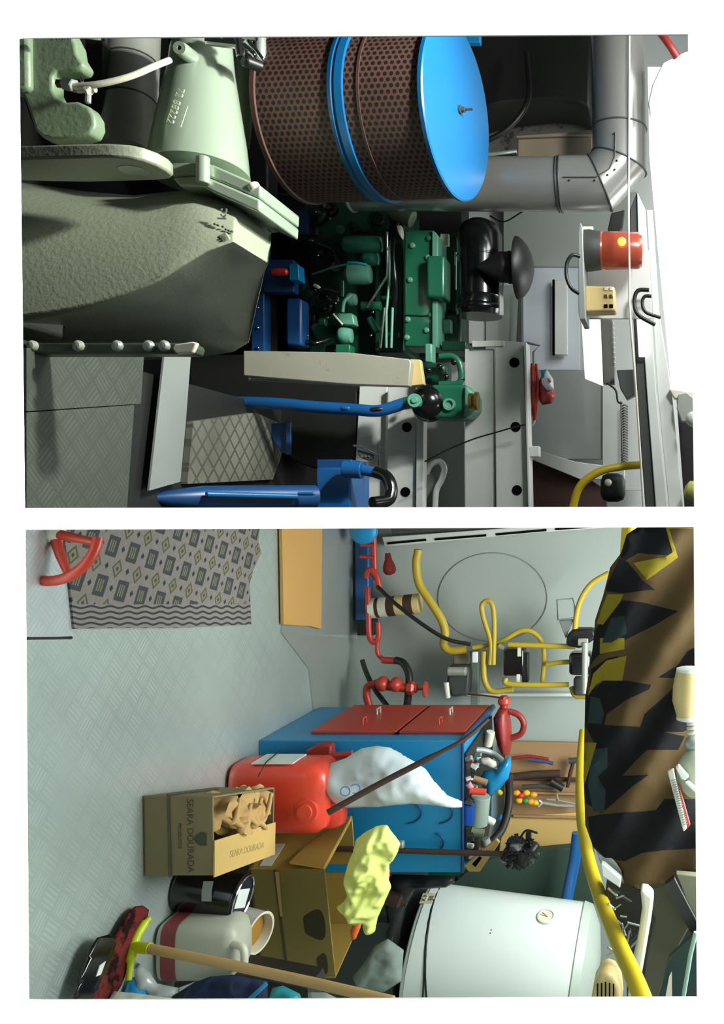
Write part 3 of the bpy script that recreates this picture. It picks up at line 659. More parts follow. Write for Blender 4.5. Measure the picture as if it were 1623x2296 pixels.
# gearbox and brass cap
gb = thing('hydraulic_pump', 'green hydraulic pump with black rounded housing and brass cap', 'pump', P(990,905,3.25))
rect('pump_block', 965,862,1048,938,3.22,.12,GREEN,gb,bev=.012,seg=3)
prism('end_plate', [(1040,862),(1052,870),(1066,885),(1066,918),(1052,932),(1040,938)], 3.2, .12, GREENL, gb, bev=.01)
lathe('port_boss', P(1008,907,3.22), (0,-1,0), [(0,.022),(.012,.022),(.012,.014),(.004,.012),(.004,0)], GREENL, gb, seg=24)
lathe('brass_cap', P(1052,900,3.15), EZ, [(0,.03),(.012,.03),(.013,.02),(.02,.02),(.021,.034),(.032,.034),(.034,.02),(.034,0)], BRASS, gb, seg=12)
ball('clutch_housing', P(962,905,3.25), (.068,.07,.065), BLKGL, gb, seg=32)
icyl('hose_elbow', (905,905,3.17), (940,898,3.15), .022, GREEN, gb); lathe('elbow_plug', P(930,898,3.13), (0,-1,.1), [(0,.024),(.008,.024),(.008,.012),(.014,.01),(.014,0)], GREENL, gb, seg=20)
icyl('hose_clamp', (902,898,3.17), (910,912,3.17), .013, CHROME, gb)
rect('control_body', 946,812,1000,862,3.3,.1,GREEND,gb,bev=.02); itube('bracket_loop', [(985,862,3.24),(1030,858,3.24),(1032,820,3.24),(1015,800,3.24),(985,800,3.24)], .012, GREEN, gb)
for x,y in ((960,830),(985,822),(1000,845),(948,850),(1018,812),(1035,850)): ball('fitting', P(x,y,3.24), .012, BLKGL, gb, seg=10)
rect('neck', 952,770,968,812,3.4,.06,GREENL,gb,bev=.005)
# blue parts
bf = thing('blue_engine_mount', 'deep blue steel mounting frame beside the engine', 'frame', P(600,620,3.4))
rect('upright', 563,430,592,790,3.42,.06,BLUED,bf); rect('cross_bar', 590,582,658,655,3.4,.05,BLUED,bf); rect('bracket', 640,668,676,775,3.42,.08,BLUED,bf,bev=.01)
rect('cross_plate', 655,470,690,525,3.5,.04,BLUED,bf); prism('cleat', [(648,590),(668,592),(670,628),(648,628)], 3.34, .06, BLUE, bf)
for y in (600,640,690,735,780): ball('bolt', P(578,y,3.415), .006, CHROME, bf, seg=8)
o = lathe('red_lever_grip', P(606,610,3.33), EZ, [(0,.004),(.008,.012),(.035,.015),(.06,.012),(.066,.005)], mat('bright_red_grip','e0352a',.35), seg=20); tag(o, 'bright red oval lever grip on the blue frame', 'lever')
pk = thing('aluminium_plank', 'scuffed pale aluminium plank lying in front of the engine', 'plank', P(750,825,3.15))
prism('plank', [(545,786),(780,790),(917,805),(922,812),(916,866),(780,862),(545,843)], 3.12, .04, ALU, pk, bev=.004)
prism('end_bracket', [(918,805),(942,806),(950,862),(918,866)], 3.16, .03, BEIGE, pk)
# hydraulic line
hy = thing('blue_hydraulic_pipe', 'thick blue hydraulic pipe with collars leading to the green pump', 'pipe', P(700,910,3.15))
itube('pipe', [(420,905,3.2),(520,902,3.18),(620,905,3.16),(700,912,3.15),(790,918,3.15),(850,921,3.15),(905,905,3.16)], .021, BLUEG, hy, seg=20)
for x,y in ((778,917),(843,920),(850,919)): ball('collar', P(x,y,3.15), (.012,.027,.027), BLUEG if x<800 else BLACK, hy)
# blue cylinder and box at the bottom edge
bc = thing('blue_hydraulic_ram', 'large blue cylinder lying along the bottom edge with a bright top line', 'cylinder', P(520,1115,3.1))
lathe('barrel', P(325,1117,2.6), P(705,1113,3.0)-P(325,1117,2.6), [(0,.004),(.06,.022),(.16,.036),((P(705,1113,3.0)-P(325,1117,2.6)).length,.038)], BLUED, bc, seg=40)
icyl('piston_rod', (462,1108,2.68), (665,1113,2.90), .009, BLUEL, bc); icyl('rod_end', (668,1107,2.9), (705,1107,2.9), .006, BLUEL, bc)
bb = thing('blue_tank', 'blue steel tank with hose fitting at the bottom edge', 'tank', P(755,1095,3.1))
rect('body', 708,1048,786,1143,3.1,.2,BLUEG,bb,bev=.008); rect('top_plate', 710,1030,788,1050,3.12,.16,BLUED,bb)
icyl('hose_fitting', (770,1052,3.05), (812,1054,3.05), .03, BLUEG, bb); icyl('hose_collar', (812,1054,3.05), (845,1060,3.05), .018, BLUEG, bb); rect('gusset', 640,945,652,1020,3.3,.01,BLUED,bb)
prism('web', [(590,950),(652,948),(650,1020),(630,1015)], 3.32, .01, BLUED, bb)
o = itube('black_hose', [(842,1058,3.05),(862,1066,3.04),(874,1082,3.03),(877,1104,3.02),(868,1122,3.0),(835,1128,2.95)], .021, BLKGL, seg=18); tag(o, 'fat black hose bending down from the blue tank fitting', 'hose')
o = prism('black_fill_low', [(425,795),(560,795),(560,850),(860,866),(800,880),(800,1050),(700,1050),(650,1030),(600,925),(425,945)], 3.45, .25, BLACKF, bev=.006); tag(o, 'added black fill body under the aluminium plank', 'engine bed')  # black body added to fill the dark gap under the plank
o = prism('black_fill_engine', [(520,420),(660,440),(905,440),(905,510),(700,800),(560,800),(500,760),(515,600)], 4.06, .15, BLACKF, bev=.006); tag(o, 'added black fill sheet behind the engine and blue frame', 'casing')  # black sheet added where the space behind the engine is dark
o = rect('black_fill_cover', 906,430,1035,800,4.06,.15,BLACKF); tag(o, 'added black fill sheet behind the green rocker cover', 'casing')  # same dark filling, behind the rocker cover
o = prism('black_fill_guard', [(560,60),(1045,60),(1045,416),(560,416)], 3.95, .1, BLACKF, bev=.01); tag(o, 'added black fill sheet behind the perforated guard', 'casing')  # same dark filling, behind the perforated guard
o = prism('black_fill_casting', [(200,60),(600,60),(600,800),(440,800),(440,420),(200,330)], 3.56, .1, BLACKF, bev=.01); tag(o, 'added black fill sheet behind the big grey-green casting', 'bulkhead')  # black sheet added to hide the lit back wall behind the casting
lc = thing('lever_linkage', 'small black lever linkage with drilled plate over the white channel', 'linkage', P(825,1010,3.2))
prism('drilled_plate', [(800,1007),(812,1012),(840,1018),(838,1028),(828,1032),(812,1029),(802,1020)], 3.18,.006,DKGREY,lc)
for x in (812,820,828): lathe('drill_hole', P(x,1023,3.178), (0,-1,0), [(0,.004),(.002,.004),(.002,.001)], CHROME, lc, seg=10)
itube('rod', [(792,999,3.17),(820,1005,3.17),(850,1018,3.17)], .004, CHROME, lc, sm=False, seg=8); itube('pin', [(848,995,3.17),(850,1045,3.17)], .003, BLACK, lc, sm=False, seg=8)

# white drilled channels
def holes(parent, pts, d, r):
    for x,y in pts: lathe('round_hole', P(x,y,d-.001), (0,-1,0), [(0,r),(.0015,r),(.0015,0)], HOLE, parent, seg=28)
wa = thing('white_steel_rack', 'broad white steel frame with three round holes, below the red rope', 'frame', P(1115,950,3.3))
prism('main_sheet', [(1110,764),(1172,767),(1184,1143),(1112,1143)], 3.3, .05, PWHITE, wa, bev=.002)
prism('side_sheet', [(1042,782),(1106,782),(1110,1143),(1042,1143)], 3.315, .04, PWHITE, wa, bev=.002); prism('top_lip', [(1058,764),(1130,764),(1130,776),(1058,778)], 3.296, .01, PWHITE, wa, bev=.001)
prism('outer_flange', [(1174,766),(1179,766),(1188,1143),(1184,1143)], 3.27, .09, PWHITE, wa, bev=.001)
holes(wa, [(1153,813),(1156,957),(1159,1099)], 3.3, .0185)
wb = thing('drilled_white_channel', 'narrow white drilled channel with two holes, under the blue pipe', 'channel', P(900,1010,3.4))
prism('left_sheet', [(806,866),(868,866),(862,1000),(865,1143),(790,1143),(800,980)], 3.44, .04, PWHITE, wb, bev=.002)
prism('middle_sheet', [(870,868),(932,868),(930,1143),(866,1143)], 3.40, .05, PWHITE, wb, bev=.002)
prism('right_sheet', [(934,930),(950,945),(948,1143),(932,1143)], 3.38, .05, PWHITE, wb, bev=.002)
holes(wb, [(912,958),(909,1103)], 3.4, .0185)
o = rect('recessed_panel', 948,940,1042,1143,3.5,.03,GREY); tag(o, 'grey recessed panel between the two white drilled frames', 'panel')
o = itube('flat_grey_hose', [(955,1062,3.46),(965,1043,3.46),(985,1035,3.46),(996,1050,3.46),(990,1075,3.46),(978,1100,3.46),(975,1143,3.46)], .012, PWHITE); tag(o, 'flat white hose curled in an S on the grey recessed panel', 'hose')
o = itube('black_wire', [(952,1035,3.26),(1000,1010,3.25),(1060,985,3.24),(1110,970,3.23),(1155,957,3.22),(1178,952,3.22)], .0028, BLACK); tag(o, 'thin black wire hooked through the middle hole of the white frame', 'wire')
# red rope on rack
rr = thing('red_rope_coil', 'coil of red rope hanging behind the white drilled frame', 'rope', P(1195,860,3.4))
for k in range(7): itube('rope_strand', [(1184+3*k,815+6*k%17,3.42),(1182+4*k,860,3.38+.01*(k%3)),(1183+3.4*k,905,3.38),(1186+2.4*k,945-5*k%21,3.42)], .0055, RED, rr, seg=8)
o = itube('rack_bar', [(1180,768,3.45),(1212,775,3.45),(1196,790,3.45),(1198,945,3.45),(1192,955,3.45)], .005, GREY, seg=8, sm=False); tag(o, 'bent wire hanger holding the red rope', 'hanger')
bg = soft('red_net_bag', [(1208,855),(1216,838),(1230,842),(1242,862),(1246,890),(1236,905),(1215,908),(1204,890)], 3.4, .03, REDD, None, fold=.008, fs=.03); tag(bg, 'small knotted bag of red net hanging beside the rope coil', 'bag')
o = soft('printed_plastic_bag', [(1212,830),(1226,828),(1240,850),(1242,872),(1226,876),(1214,860)], 3.36, .02, BAG, None, fold=.006, fs=.02, patches=[(1,[(1212,828),(1226,828),(1220,848),(1212,850)]),(2,[(1228,848),(1237,856),(1232,862)])]); o.data.materials.append(TEAL); o.data.materials.append(RED); tag(o, 'crumpled white bag with teal and red print on top of the red net bag', 'bag')
o = rect('white_pipe_clip', 1187,1000,1208,1024,3.3,.05,PWHITE); tag(o, 'small white pipe clip beside the white drilled frame', 'clip')

# ================================================================== LEFT BAY: beacon, buzzer
be = thing('beacon_bracket', 'white sheet-metal bracket plate carrying beacon and buzzer', 'bracket', P(1303,610,2.95))
prism('back_sheet', [(1310,525),(1400,570),(1455,560),(1462,715),(1312,715)], 3.05, .01, PWHITE, be)
prism('shelf_edge', [(1296,520),(1301,498),(1306,510),(1312,715),(1300,716),(1297,700)], 2.86, .16, GREY, be, bev=.002)
icyl('bulb_cup', (1305,516,2.93), (1330,516,2.93), .012, CREAM, be)
bn = thing('warning_beacon', 'orange warning beacon lit inside on a dark grey base', 'beacon', P(1315,562,2.93))
a0 = P(1308,562,2.93)
lathe('base', a0, EZ, [(0,.066),(.02,.067),(.045,.064),(.058,.062)], DKGREY, bn, seg=40)
ln_ = P(1445,562,2.93).z-P(1345,562,2.93).z
lathe('lens', P(1344,562,2.93), EZ, [(0,.058),(.006,.06),(.012,.058),(.02,.061),(ln_-.02,.059),(ln_-.006,.05),(ln_,.03),(ln_+.001,0)], AMBER, bn, seg=48)
ball('glowing_bulb', P(1396,555,2.93)+Vector((0,-.052,0)), (.018,.012,.016), GLOW, bn)
bz = thing('beige_buzzer', 'beige plastic buzzer box with square slots beside the beacon', 'buzzer', P(1340,668,2.92))
prism('body', [(1311,640),(1378,642),(1380,697),(1311,699)], 2.9, .07, BEIGE, bz, bev=.006)
for x in (1358,1370):
    for y,mm in ((646,CREAM),(663,BRASS),(685,HOLE)): rect('slot', x-4,y-3,x+4,y+5,2.897,.006,mm,bz,bev=.001)
for n,pts,rr_,lb in (('black_cable',[(1300,575,2.85),(1283,572,2.84),(1271,590,2.84),(1270,620,2.84),(1280,645,2.84),(1297,658,2.86)],.006,'black cable looping below the beacon bracket'),
    ('black_cable',[(1455,650,3.0),(1430,652,3.0),(1422,675,3.0),(1430,705,3.0),(1468,728,3.02)],.007,'outer black cable loop beside the white window frame'),
    ('black_cable',[(1460,664,3.0),(1445,665,3.0),(1440,680,3.0),(1448,700,3.0),(1480,712,3.02)],.006,'inner black cable loop beside the white window frame'),
    ('white_cable',[(1411,60,3.0),(1410,300,3.0),(1409,480,2.8),(1411,620,2.8),(1412,700,2.8),(1424,850,2.8),(1434,1000,2.8),(1443,1143,2.8)],.0036,'long thin white cable crossing in front of the beacon'),
    ('yellow_pipe',[(1440,1042,3.3),(1395,1046,3.28),(1350,1055,3.26),(1315,1075,3.25),(1295,1100,3.25),(1283,1143,3.25)],.015,'yellow hose arching beside the window frame'),
    ('dangling_wire',[(1360,858,3.6),(1380,875,3.6),(1385,900,3.6),(1395,905,3.6)],.004,'thin black wire dangling below the glowing panel')):
    o = itube(n, pts, rr_, {'black_cable':BLACK,'white_cable':CREAM,'yellow_pipe':YEL,'dangling_wire':BLACK}[n]); tag(o, lb, 'cable' if 'pipe' not in n else 'hose')
wl = thing('glow_panel', 'added bright white glowing panel on the wall under the buzzer', 'lamp', P(1327,790,3.7)); GLOWP = mat('white_glow_sheet','ffffff',.5,var=0,emit='f8fffb',es=1.05)  # burnt-out white patch built as an added emissive panel, no known lamp
prism('glow_sheet', [(1303,716),(1346,716),(1351,864),(1330,855),(1311,848)], 3.7, .03, GLOWP, wl, bev=.003)
prism('housing', [(1346,716),(1372,716),(1378,830),(1378,860),(1352,860)], 3.7, .05, mat('mid_grey_housing','66645f',.5), wl)
for k in range(9): ball('rivet', P(1375+k*.4,725+k*11,3.69), .0045, CREAM, wl, seg=8)
o = prism('glow_strip', [(1427,716),(1445,716),(1450,800),(1432,800)], 3.1, .01, GLOWP, bev=.001); tag(o, 'added short glowing strip between the white cable and window frame', 'lamp')  # another burnt-out patch, its glow put into a thin added sheet
o = prism('grey_wall_bracket', [(1382,830),(1420,828),(1424,885),(1405,895),(1390,870)], 3.62, .06, DKGREY); tag(o, 'dark grey bracket at the lower end of the glowing panel', 'bracket')
sc = thing('wire_mesh_screen', 'grey wire mesh screen on the wall above the yellow hose', 'screen', P(1405,980,3.8))
for k in range(22): itube('mesh_wire', [(1393,912+k*6,4.16),(1400,908+k*6,4.14),(1407,912+k*6,4.16)], .0035, DKGREY, sc, seg=6)
itube('mesh_edge', [(1392,900,3.8),(1396,1050,3.8)], .003, DKGREY, sc, sm=False, seg=6)
o = rect('dark_valve_block', 1345,1060,1400,1125,3.45,.1,BLACKF,bev=.03); tag(o, 'black valve block behind the yellow hose arch', 'valve')
ball('knob', P(1363,1082,3.42), .014, CREAM, o)
o = prism('duct_hanger', [(1370,478),(1400,470),(1395,510),(1378,530),(1362,515)], 3.42, .03, BLACK); tag(o, 'black strap bracket under the duct elbow beside the beacon', 'bracket')
# ================================================================== RIGHT BAY: floor things
o = gpoly('floor_plate', [(40,1180),(134,1188),(160,1426),(40,1432)], .0, .006, FLOORR2); tag(o, 'bright loose tread plate under the red hand wheel', 'floor plate')
o = gpoly('floor_plate', [(628,1418),(800,1432),(812,1592),(700,1590),(690,1500)], .0, .006, PLAIN); tag(o, 'dull scuffed grey floor plate between plywood strip and blue cabinet', 'floor plate')
o = gpoly('floor_plate', [(716,1180),(802,1180),(800,1424),(628,1419),(629,1402),(716,1410)], .0, .007, PLAIN); tag(o, 'plain pale metal floor plate beside the orange plywood strip', 'floor plate')
rug = gpoly('woven_rug', [(132,1180),(575,1180),(572,1215),(578,1240),(560,1280),(552,1310),(556,1400),(400,1408),(250,1408),(156,1410)], .0, .012, rug_mat()); tag(rug, 'grey woven rug with lozenge pattern and striped border', 'rug')
o = gpoly('plywood_strip', [(625,1180),(716,1180),(714,1410),(690,1404),(629,1400)], .007, .012, PLYO); tag(o, 'orange-brown plywood strip lying across the floor', 'plywood')
tube('floor_edge', [G(58,1431,.004),G(160,1430,.004)], .004, BLACK, None, sm=False, seg=6); tag(bpy.data.objects['floor_edge'], 'short black gap strip at the corner of the bright tread plate', 'strip')
# hand wheel
hw = thing('hand_wheel', 'red spoked hand wheel near the bottom corner', 'wheel', P(120,1225,2.15))
cw = P(122,1205,2.15); rx = 98*2.15/F; ry = 92*2.15/F
ring = [cw+Vector((math.cos(t)*ry*1.05, -.02*math.cos(t), math.sin(t)*rx)) for t in [2*math.pi*k/40 for k in range(40)]]
k0 = [i for i in range(40) if ring[i].x > .046]
cut = [i for i in range(40) if ring[i].x > .046 and ring[i-1].x <= .046][0]
ring = [ring[(cut+i)%40] for i in range(len(k0))]
tube('rim', ring, .0125, RED, hw, seg=16, sm=False)
hub = P(120,1196,2.16)
for k in (.35,-1.3,1.45): 
    e = cw+Vector((math.cos(k)*ry*1.03, 0, math.sin(k)*rx)); tube('spoke', [hub, (hub+e)/2+Vector((0,-.004,0)), e], [.013,.009], RED, hw, seg=12, sm=False)
lathe('hub', hub+Vector((0,.012,0)), (0,-1,0), [(0,.024),(.022,.022),(.03,.012),(.031,0)], CREAM, hw, seg=24)
tube('shaft', [hub+Vector((0,.01,0)), hub+Vector((0,.1,-.08))], .008, DKGREY, hw, sm=False)
# blue pillar and red pipework along the back wall
o = rect('blue_wall_beam', 795,1180,826,1392,4.2,.07,BLUEG,bev=.006); tag(o, 'blue beam along the foot of the back wall', 'beam')
o = lathe('blue_round_cap', P(818,1190,4.05), (0,-1,0), [(0,.06),(.03,.06),(.045,.04),(.05,0)], BLUE); tag(o, 'round blue cap at the top end of the blue beam', 'cap')
o = rect('black_gap_channel', 800,1390,838,1425,4.2,.06,BLACKF); tag(o, 'black recess below the end of the blue beam', 'recess')
rp = thing('red_pipework', 'red valve pipework on the wall beside the blue beam', 'pipe', P(840,1330,4.15))
ip = lambda n,pts,r,sm=True: itube(n, pts, r, RED, rp, sm=sm)
ip('pipe', [(838,1205,4.15),(840,1280,4.15),(843,1300,4.15)], .013); ip('cross_pipe', [(808,1222,4.14),(840,1222,4.14)], .008, False); ip('cross_pipe', [(808,1248,4.14),(840,1250,4.14)], .008, False)
ip('bend', [(822,1294,4.13),(826,1280,4.12),(836,1280,4.12),(846,1296,4.12),(850,1318,4.12)], .014)
ip('pipe', [(824,1316,4.12),(826,1380,4.12),(828,1425,4.12),(838,1440,4.12),(848,1430,4.12),(848,1395,4.12)], .013)
ip('pipe', [(846,1440,4.12),(846,1462,4.12),(855,1475,4.12),(870,1480,4.1)], .01)
icyl('coupling', (858,1480,4.1), (888,1482,4.08), .016, RED, rp)
o = itube('black_hose', [(888,1480,4.08),(905,1488,4.05),(917,1515,4.03),(915,1560,4.0),(910,1600,3.95)], .017, BLACK); tag(o, 'thick black hose arching from the red coupling to the cabinet', 'hose')
o = itube('black_hose', [(812,1480,4.12),(822,1510,4.1),(840,1545,4.05),(872,1588,3.98)], .011, BLACK); tag(o, 'thin black hose passing behind the red valve', 'hose')
hd = thing('red_drop_handle', 'red teardrop-shaped handle on the wall beside the cable tray', 'handle', P(870,1270,4.2))
lathe('bulb', P(869,1240,4.2), P(874,1285,4.2)-P(869,1240,4.2), [(0,.012),(.03,.016),(.06,.028),(.085,.03),(.1,.02),(.106,0)], REDD, hd, seg=24)
rv = thing('red_gate_valve', 'red gate valve with a small hand wheel above the blue cabinet', 'valve', P(880,1540,4.0))
itube('elbow', [(830,1590,4.0),(822,1560,4.0),(824,1540,4.0),(838,1534,4.0),(850,1530,4.0)], .017, RED, rv)
ball('body', P(858,1533,3.98), (.034,.04,.03), RED, rv); ball('body', P(888,1535,3.98), (.034,.04,.03), RED, rv); icyl('stem', (850,1536,3.98), (930,1545,3.98), .02, RED, rv)
lathe('gland', P(915,1543,3.98), EZ, [(0,.03),(.02,.032),(.03,.022),(.04,.022)], RED, rv, seg=6); icyl('spindle', (925,1545,3.98), (955,1545,3.98), .006, RED, rv)
lathe('hand_wheel', P(953,1546,3.98), EZ, [(-.004,.03),(.0,.036),(.006,.034),(.01,.02),(.011,0)], RED, rv, seg=24)
# cable tray
ct = thing('cable_tray', 'white slotted cable tray across the top of the back wall', 'tray', P(1100,1200,4.2))
prism('tray', [(856,1204),(1380,1166),(1400,1166),(1400,1180),(1180,1196),(862,1227)], 4.22, .06, PWHITE, ct)
for a,b in (((868,1216),(955,1208)),((975,1207),(1090,1198)),((1112,1196),(1225,1186)),((1245,1184),(1330,1178))): prism('slot', [a,b,(b[0],b[1]+5),(a[0],a[1]+5)], 4.215, .004, HOLE, ct, bev=0)
o = prism('wall_top_casing', [(875,1180),(1400,1150),(1400,1166),(880,1198)], 4.1, .1, DKGREY); tag(o, 'dark strip above the white cable tray', 'strip')
# round cover outline on the wall
o = tube('round_wall_seam', [P(1105+122*math.cos(t),1340+100*math.sin(t)*(1 if math.sin(t)<0 else .98),4.297) for t in [2*math.pi*k/60 for k in range(60)]], .003, GREY, None, seg=6, sm=False, closed=True); tag(o, 'thin raised circular seam on the back wall', 'seam')
o = tube('small_wall_outline', [P(*q,4.297) for q in ((1250,1345),(1285,1342),(1290,1360),(1288,1385),(1252,1390))], .003, GREY, None, seg=6, sm=False, closed=True); tag(o, 'small square outline on the wall beside the large circle', 'outline')
o = rect('wall_ledge', 1040,1555,1318,1562,4.24,.05,PWHITE); tag(o, 'thin white ledge under the yellow hoses', 'ledge')
# striped tape roll
tr = thing('striped_roll', 'cream and brown striped tube fixed to the wall', 'tube', P(890,1360,4.15))
for k,(a,b,m) in enumerate(((830,844,CREAM),(844,852,BRWN),(852,870,CREAM),(870,888,BRWN),(888,908,BEIGE),(908,928,BRWN),(928,942,BEIGE))): icyl('band', (a,1364-(a-830)*.1,4.15), (b,1364-(b-830)*.1,4.15), .047, m, tr, bev=.001)
# yellow hoses
YH = [('yellow_hose',[(938,1232,4.1),(933,1265,4.1),(940,1310,4.1),(962,1345,4.1),(990,1390,4.1),(998,1420,4.1),(995,1445,4.1),(1010,1458,4.1),(1045,1456,4.1)],.019,'long yellow hose running down the wall from the cable tray'),
 ('yellow_hose',[(1098,1490,4.05),(1100,1440,4.05),(1085,1390,4.05),(1080,1358,4.05),(1092,1347,4.05),(1104,1358,4.05),(1108,1400,4.05),(1106,1490,4.05)],.011,'yellow hose bent into a tall hairpin loop'),
 ('yellow_hose',[(1060,1452,4.08),(1120,1440,4.08),(1165,1415,4.08),(1195,1418,4.08),(1215,1440,4.08),(1220,1475,4.08),(1216,1530,4.08)],.011,'yellow hose arching over the middle black valve'),
 ('yellow_hose',[(1140,1445,4.03),(1200,1447,4.03),(1290,1450,4.03)],.012,'upper straight yellow hose reaching to the right valve'),
 ('yellow_hose',[(1225,1490,4.05),(1260,1485,4.04),(1320,1482,4.03)],.011,'middle straight yellow hose between hairpin and camouflage cloth'),
 ('yellow_hose',[(1133,1520,4.02),(1138,1533,4.02),(1200,1536,4.02),(1275,1535,4.02)],.012,'lower straight yellow hose under the middle black valve'),
 ('yellow_hose',[(1085,1460,4.06),(1084,1500,4.06),(1088,1530,4.06),(1105,1550,4.06),(1150,1545,4.06)],.013,'yellow hose drooping in a U below the hairpin loop'),
 ('yellow_hose',[(1292,1440,4.0),(1290,1400,4.0),(1300,1350,4.0),(1325,1310,4.0),(1365,1285,4.0)],.013,'yellow hose curving up behind the camouflage cloth'),
 ('yellow_hose',[(1280,1540,4.02),(1290,1560,4.02),(1320,1562,4.0)],.011,'short yellow hose end under the right valve'),
 ('black_cable',[(846,1315,4.08),(880,1348,4.05),(940,1395,4.03),(1000,1432,4.03),(1055,1445,4.05)],.009,'black cable sagging from the red pipe to the left valve'),
 ('red_wire',[(1050,1556,4.0),(1090,1560,3.9),(1130,1566,3.7)],.004,'thin dark red wire running to the red jug'),
 ('yellow_air_hose',[(1308,1640,3.6),(1302,1720,3.45),(1303,1820,3.2),(1318,1920,2.95),(1345,2010,2.75),(1385,2110,2.5),(1425,2200,2.3),(1448,2260,2.2)],[.017]*12+[.0185]*8+[.021]*8+[.024]*12,'thick yellow hose sweeping past the white boiler to the corner')]
for n,pts,r_,lb in YH:
    if isinstance(r_,list): r_ = [.018+.007*i/42 for i in range(43)]
    o = itube(n, pts, r_, YEL if n=='yellow_air_hose' else YELL if 'yellow' in n else (BLACK if 'black' in n else REDD)); tag(o, lb, 'cable' if n=='black_cable' else 'wire' if n=='red_wire' else 'hose')
# valves / regulators
v1 = thing('air_regulator', 'grey metal air regulator below the left yellow hose', 'regulator', P(1035,1510,4.1))
rect('top_block', 1015,1465,1052,1492,4.12,.08,mat('warm_grey_metal','7b7466',.45),v1,bev=.01); prism('body', [(1005,1492),(1050,1490),(1055,1510),(1050,1560),(1010,1565),(1000,1530)], 4.1,.1,DKGREY,v1,bev=.015)
rect('back_plate', 1055,1460,1072,1580,4.15,.04,mat('green_grey_metal','69756e',.5),v1); icyl('chrome_ring',(1005,1505,4.06),(1045,1505,4.06),.02,STEEL,v1); icyl('drain',(1000,1530,4.05),(1004,1565,4.05),.012,CREAM,v1); rect('white_clip',1058,1462,1070,1486,4.05,.02,PAPER,v1)
v2 = thing('air_valve', 'black solenoid valve in the middle of the yellow hoses', 'valve', P(1155,1490,4.08))
rect('coil', 1128,1455,1174,1516,4.06,.08,BLKGL,v2,bev=.008); rect('label', 1160,1452,1168,1472,4.055,.004,CREAM,v2,bev=0); rect('label', 1158,1512,1166,1530,4.055,.004,CREAM,v2,bev=0); icyl('port',(1118,1447,4.06),(1130,1452,4.06),.012,STEEL,v2); rect('bracket',1170,1465,1184,1530,4.1,.04,BLACK,v2)
v3 = thing('air_valve', 'black and steel valve at the right end of the yellow hoses', 'valve', P(1300,1480,4.0))
rect('body', 1275,1465,1325,1515,3.98,.1,BLKGL,v3,bev=.015); prism('upper_body', [(1270,1425),(1285,1410),(1330,1410),(1340,1430),(1300,1455),(1268,1448)], 3.98,.08,BLACK,v3,bev=.012); icyl('steel_stem',(1312,1440,3.93),(1310,1555,3.93),.014,STEEL,v3); rect('steel_cover',1295,1432,1318,1448,3.93,.02,STEEL,v3,bev=.004); prism('yoke', [(1253,1392),(1285,1390),(1272,1420),(1268,1432)],4.0,.04,mat('grey_plastic','6b6e6c',.5),v3)
rect('lower_valve', 1285,1520,1330,1560,3.98,.06,DKGREY,v3,bev=.01)

# ================================================================== RIGHT BAY: camouflage cloth
CO = [(1432,1180),(1405,1198),(1392,1240),(1368,1272),(1352,1335),(1334,1390),(1330,1440),(1322,1500),(1312,1560),(1310,1640),(1308,1740),(1312,1850),(1330,1900),(1355,1925),(1392,1950),(1400,1985),(1440,1998),(1475,1995),(1500,1975),(1530,1960),(1575,1950),(1575,1180)]
DK = [(1,[(1430,1180),(1490,1180),(1512,1240),(1495,1245),(1430,1240),(1395,1262),(1390,1240),(1405,1200)]),
 (1,[(1388,1252),(1408,1260),(1440,1300),(1468,1322),(1440,1324),(1400,1330),(1362,1326),(1357,1318)]),
 (1,[(1395,1345),(1440,1350),(1520,1370),(1470,1400),(1400,1435),(1340,1470),(1315,1500),(1318,1470),(1330,1430),(1335,1410),(1370,1365)]),
 (1,[(1325,1500),(1362,1475),(1388,1470),(1360,1500),(1345,1520),(1322,1540)]),
 (1,[(1335,1540),(1355,1525),(1405,1525),(1460,1535),(1455,1545),(1405,1568),(1360,1600),(1352,1640),(1312,1620),(1312,1560)]),
 (1,[(1575,1440),(1540,1460),(1520,1490),(1475,1518),(1510,1520),(1540,1500),(1575,1490)]),
 (1,[(1575,1500),(1530,1520),(1490,1560),(1445,1600),(1435,1630),(1460,1640),(1530,1640),(1575,1620)]),
 (1,[(1310,1622),(1430,1628),(1535,1650),(1520,1680),(1450,1680),(1420,1710),(1396,1738),(1455,1736),(1420,1760),(1350,1822),(1312,1800),(1308,1740),(1345,1700),(1330,1660)]),
 (1,[(1318,1830),(1345,1825),(1470,1815),(1490,1790),(1575,1790),(1575,1900),(1490,1905),(1440,1910),(1400,1930),(1356,1922),(1325,1890)]),
 (2,[(1575,1185),(1500,1185),(1520,1250),(1450,1300),(1420,1262),(1495,1247),(1508,1238),(1492,1182)]),
 (2,[(1362,1332),(1398,1332),(1390,1350),(1352,1400),(1338,1398),(1350,1360)]),
 (2,[(1360,1480),(1405,1470),(1395,1525),(1350,1525),(1335,1535),(1318,1560),(1330,1510)]),
 (2,[(1345,1430),(1400,1430),(1400,1455),(1345,1465)]),
 (3,[(1325,1560),(1345,1565),(1355,1600),(1348,1622),(1318,1620)]),
 (3,[(1325,1680),(1362,1675),(1362,1720),(1340,1740),(1358,1770),(1355,1820),(1330,1818),(1318,1760)]),
 (3,[(1370,1385),(1400,1380),(1405,1420),(1370,1440),(1350,1440)]),
 (2,[(1308,1664),(1338,1664),(1322,1720),(1310,1760)])]
def camod(x, y): return 2.62+.16*max(0,(1400-x)/100)*.4+.03*math.sin(y*.02)+.015*math.sin(x*.05+y*.03)
o = soft('camouflage_cloth', CO, 2.6, .006, [CBROWN,CBLACK,OLIVE,CTEAL], None, step=14, rnd=.02, fold=.004, fs=.06, dfun=camod, patches=DK, seed=3); tag(o, 'large camouflage cloth of brown, olive and black triangles hanging above the bench', 'cloth')
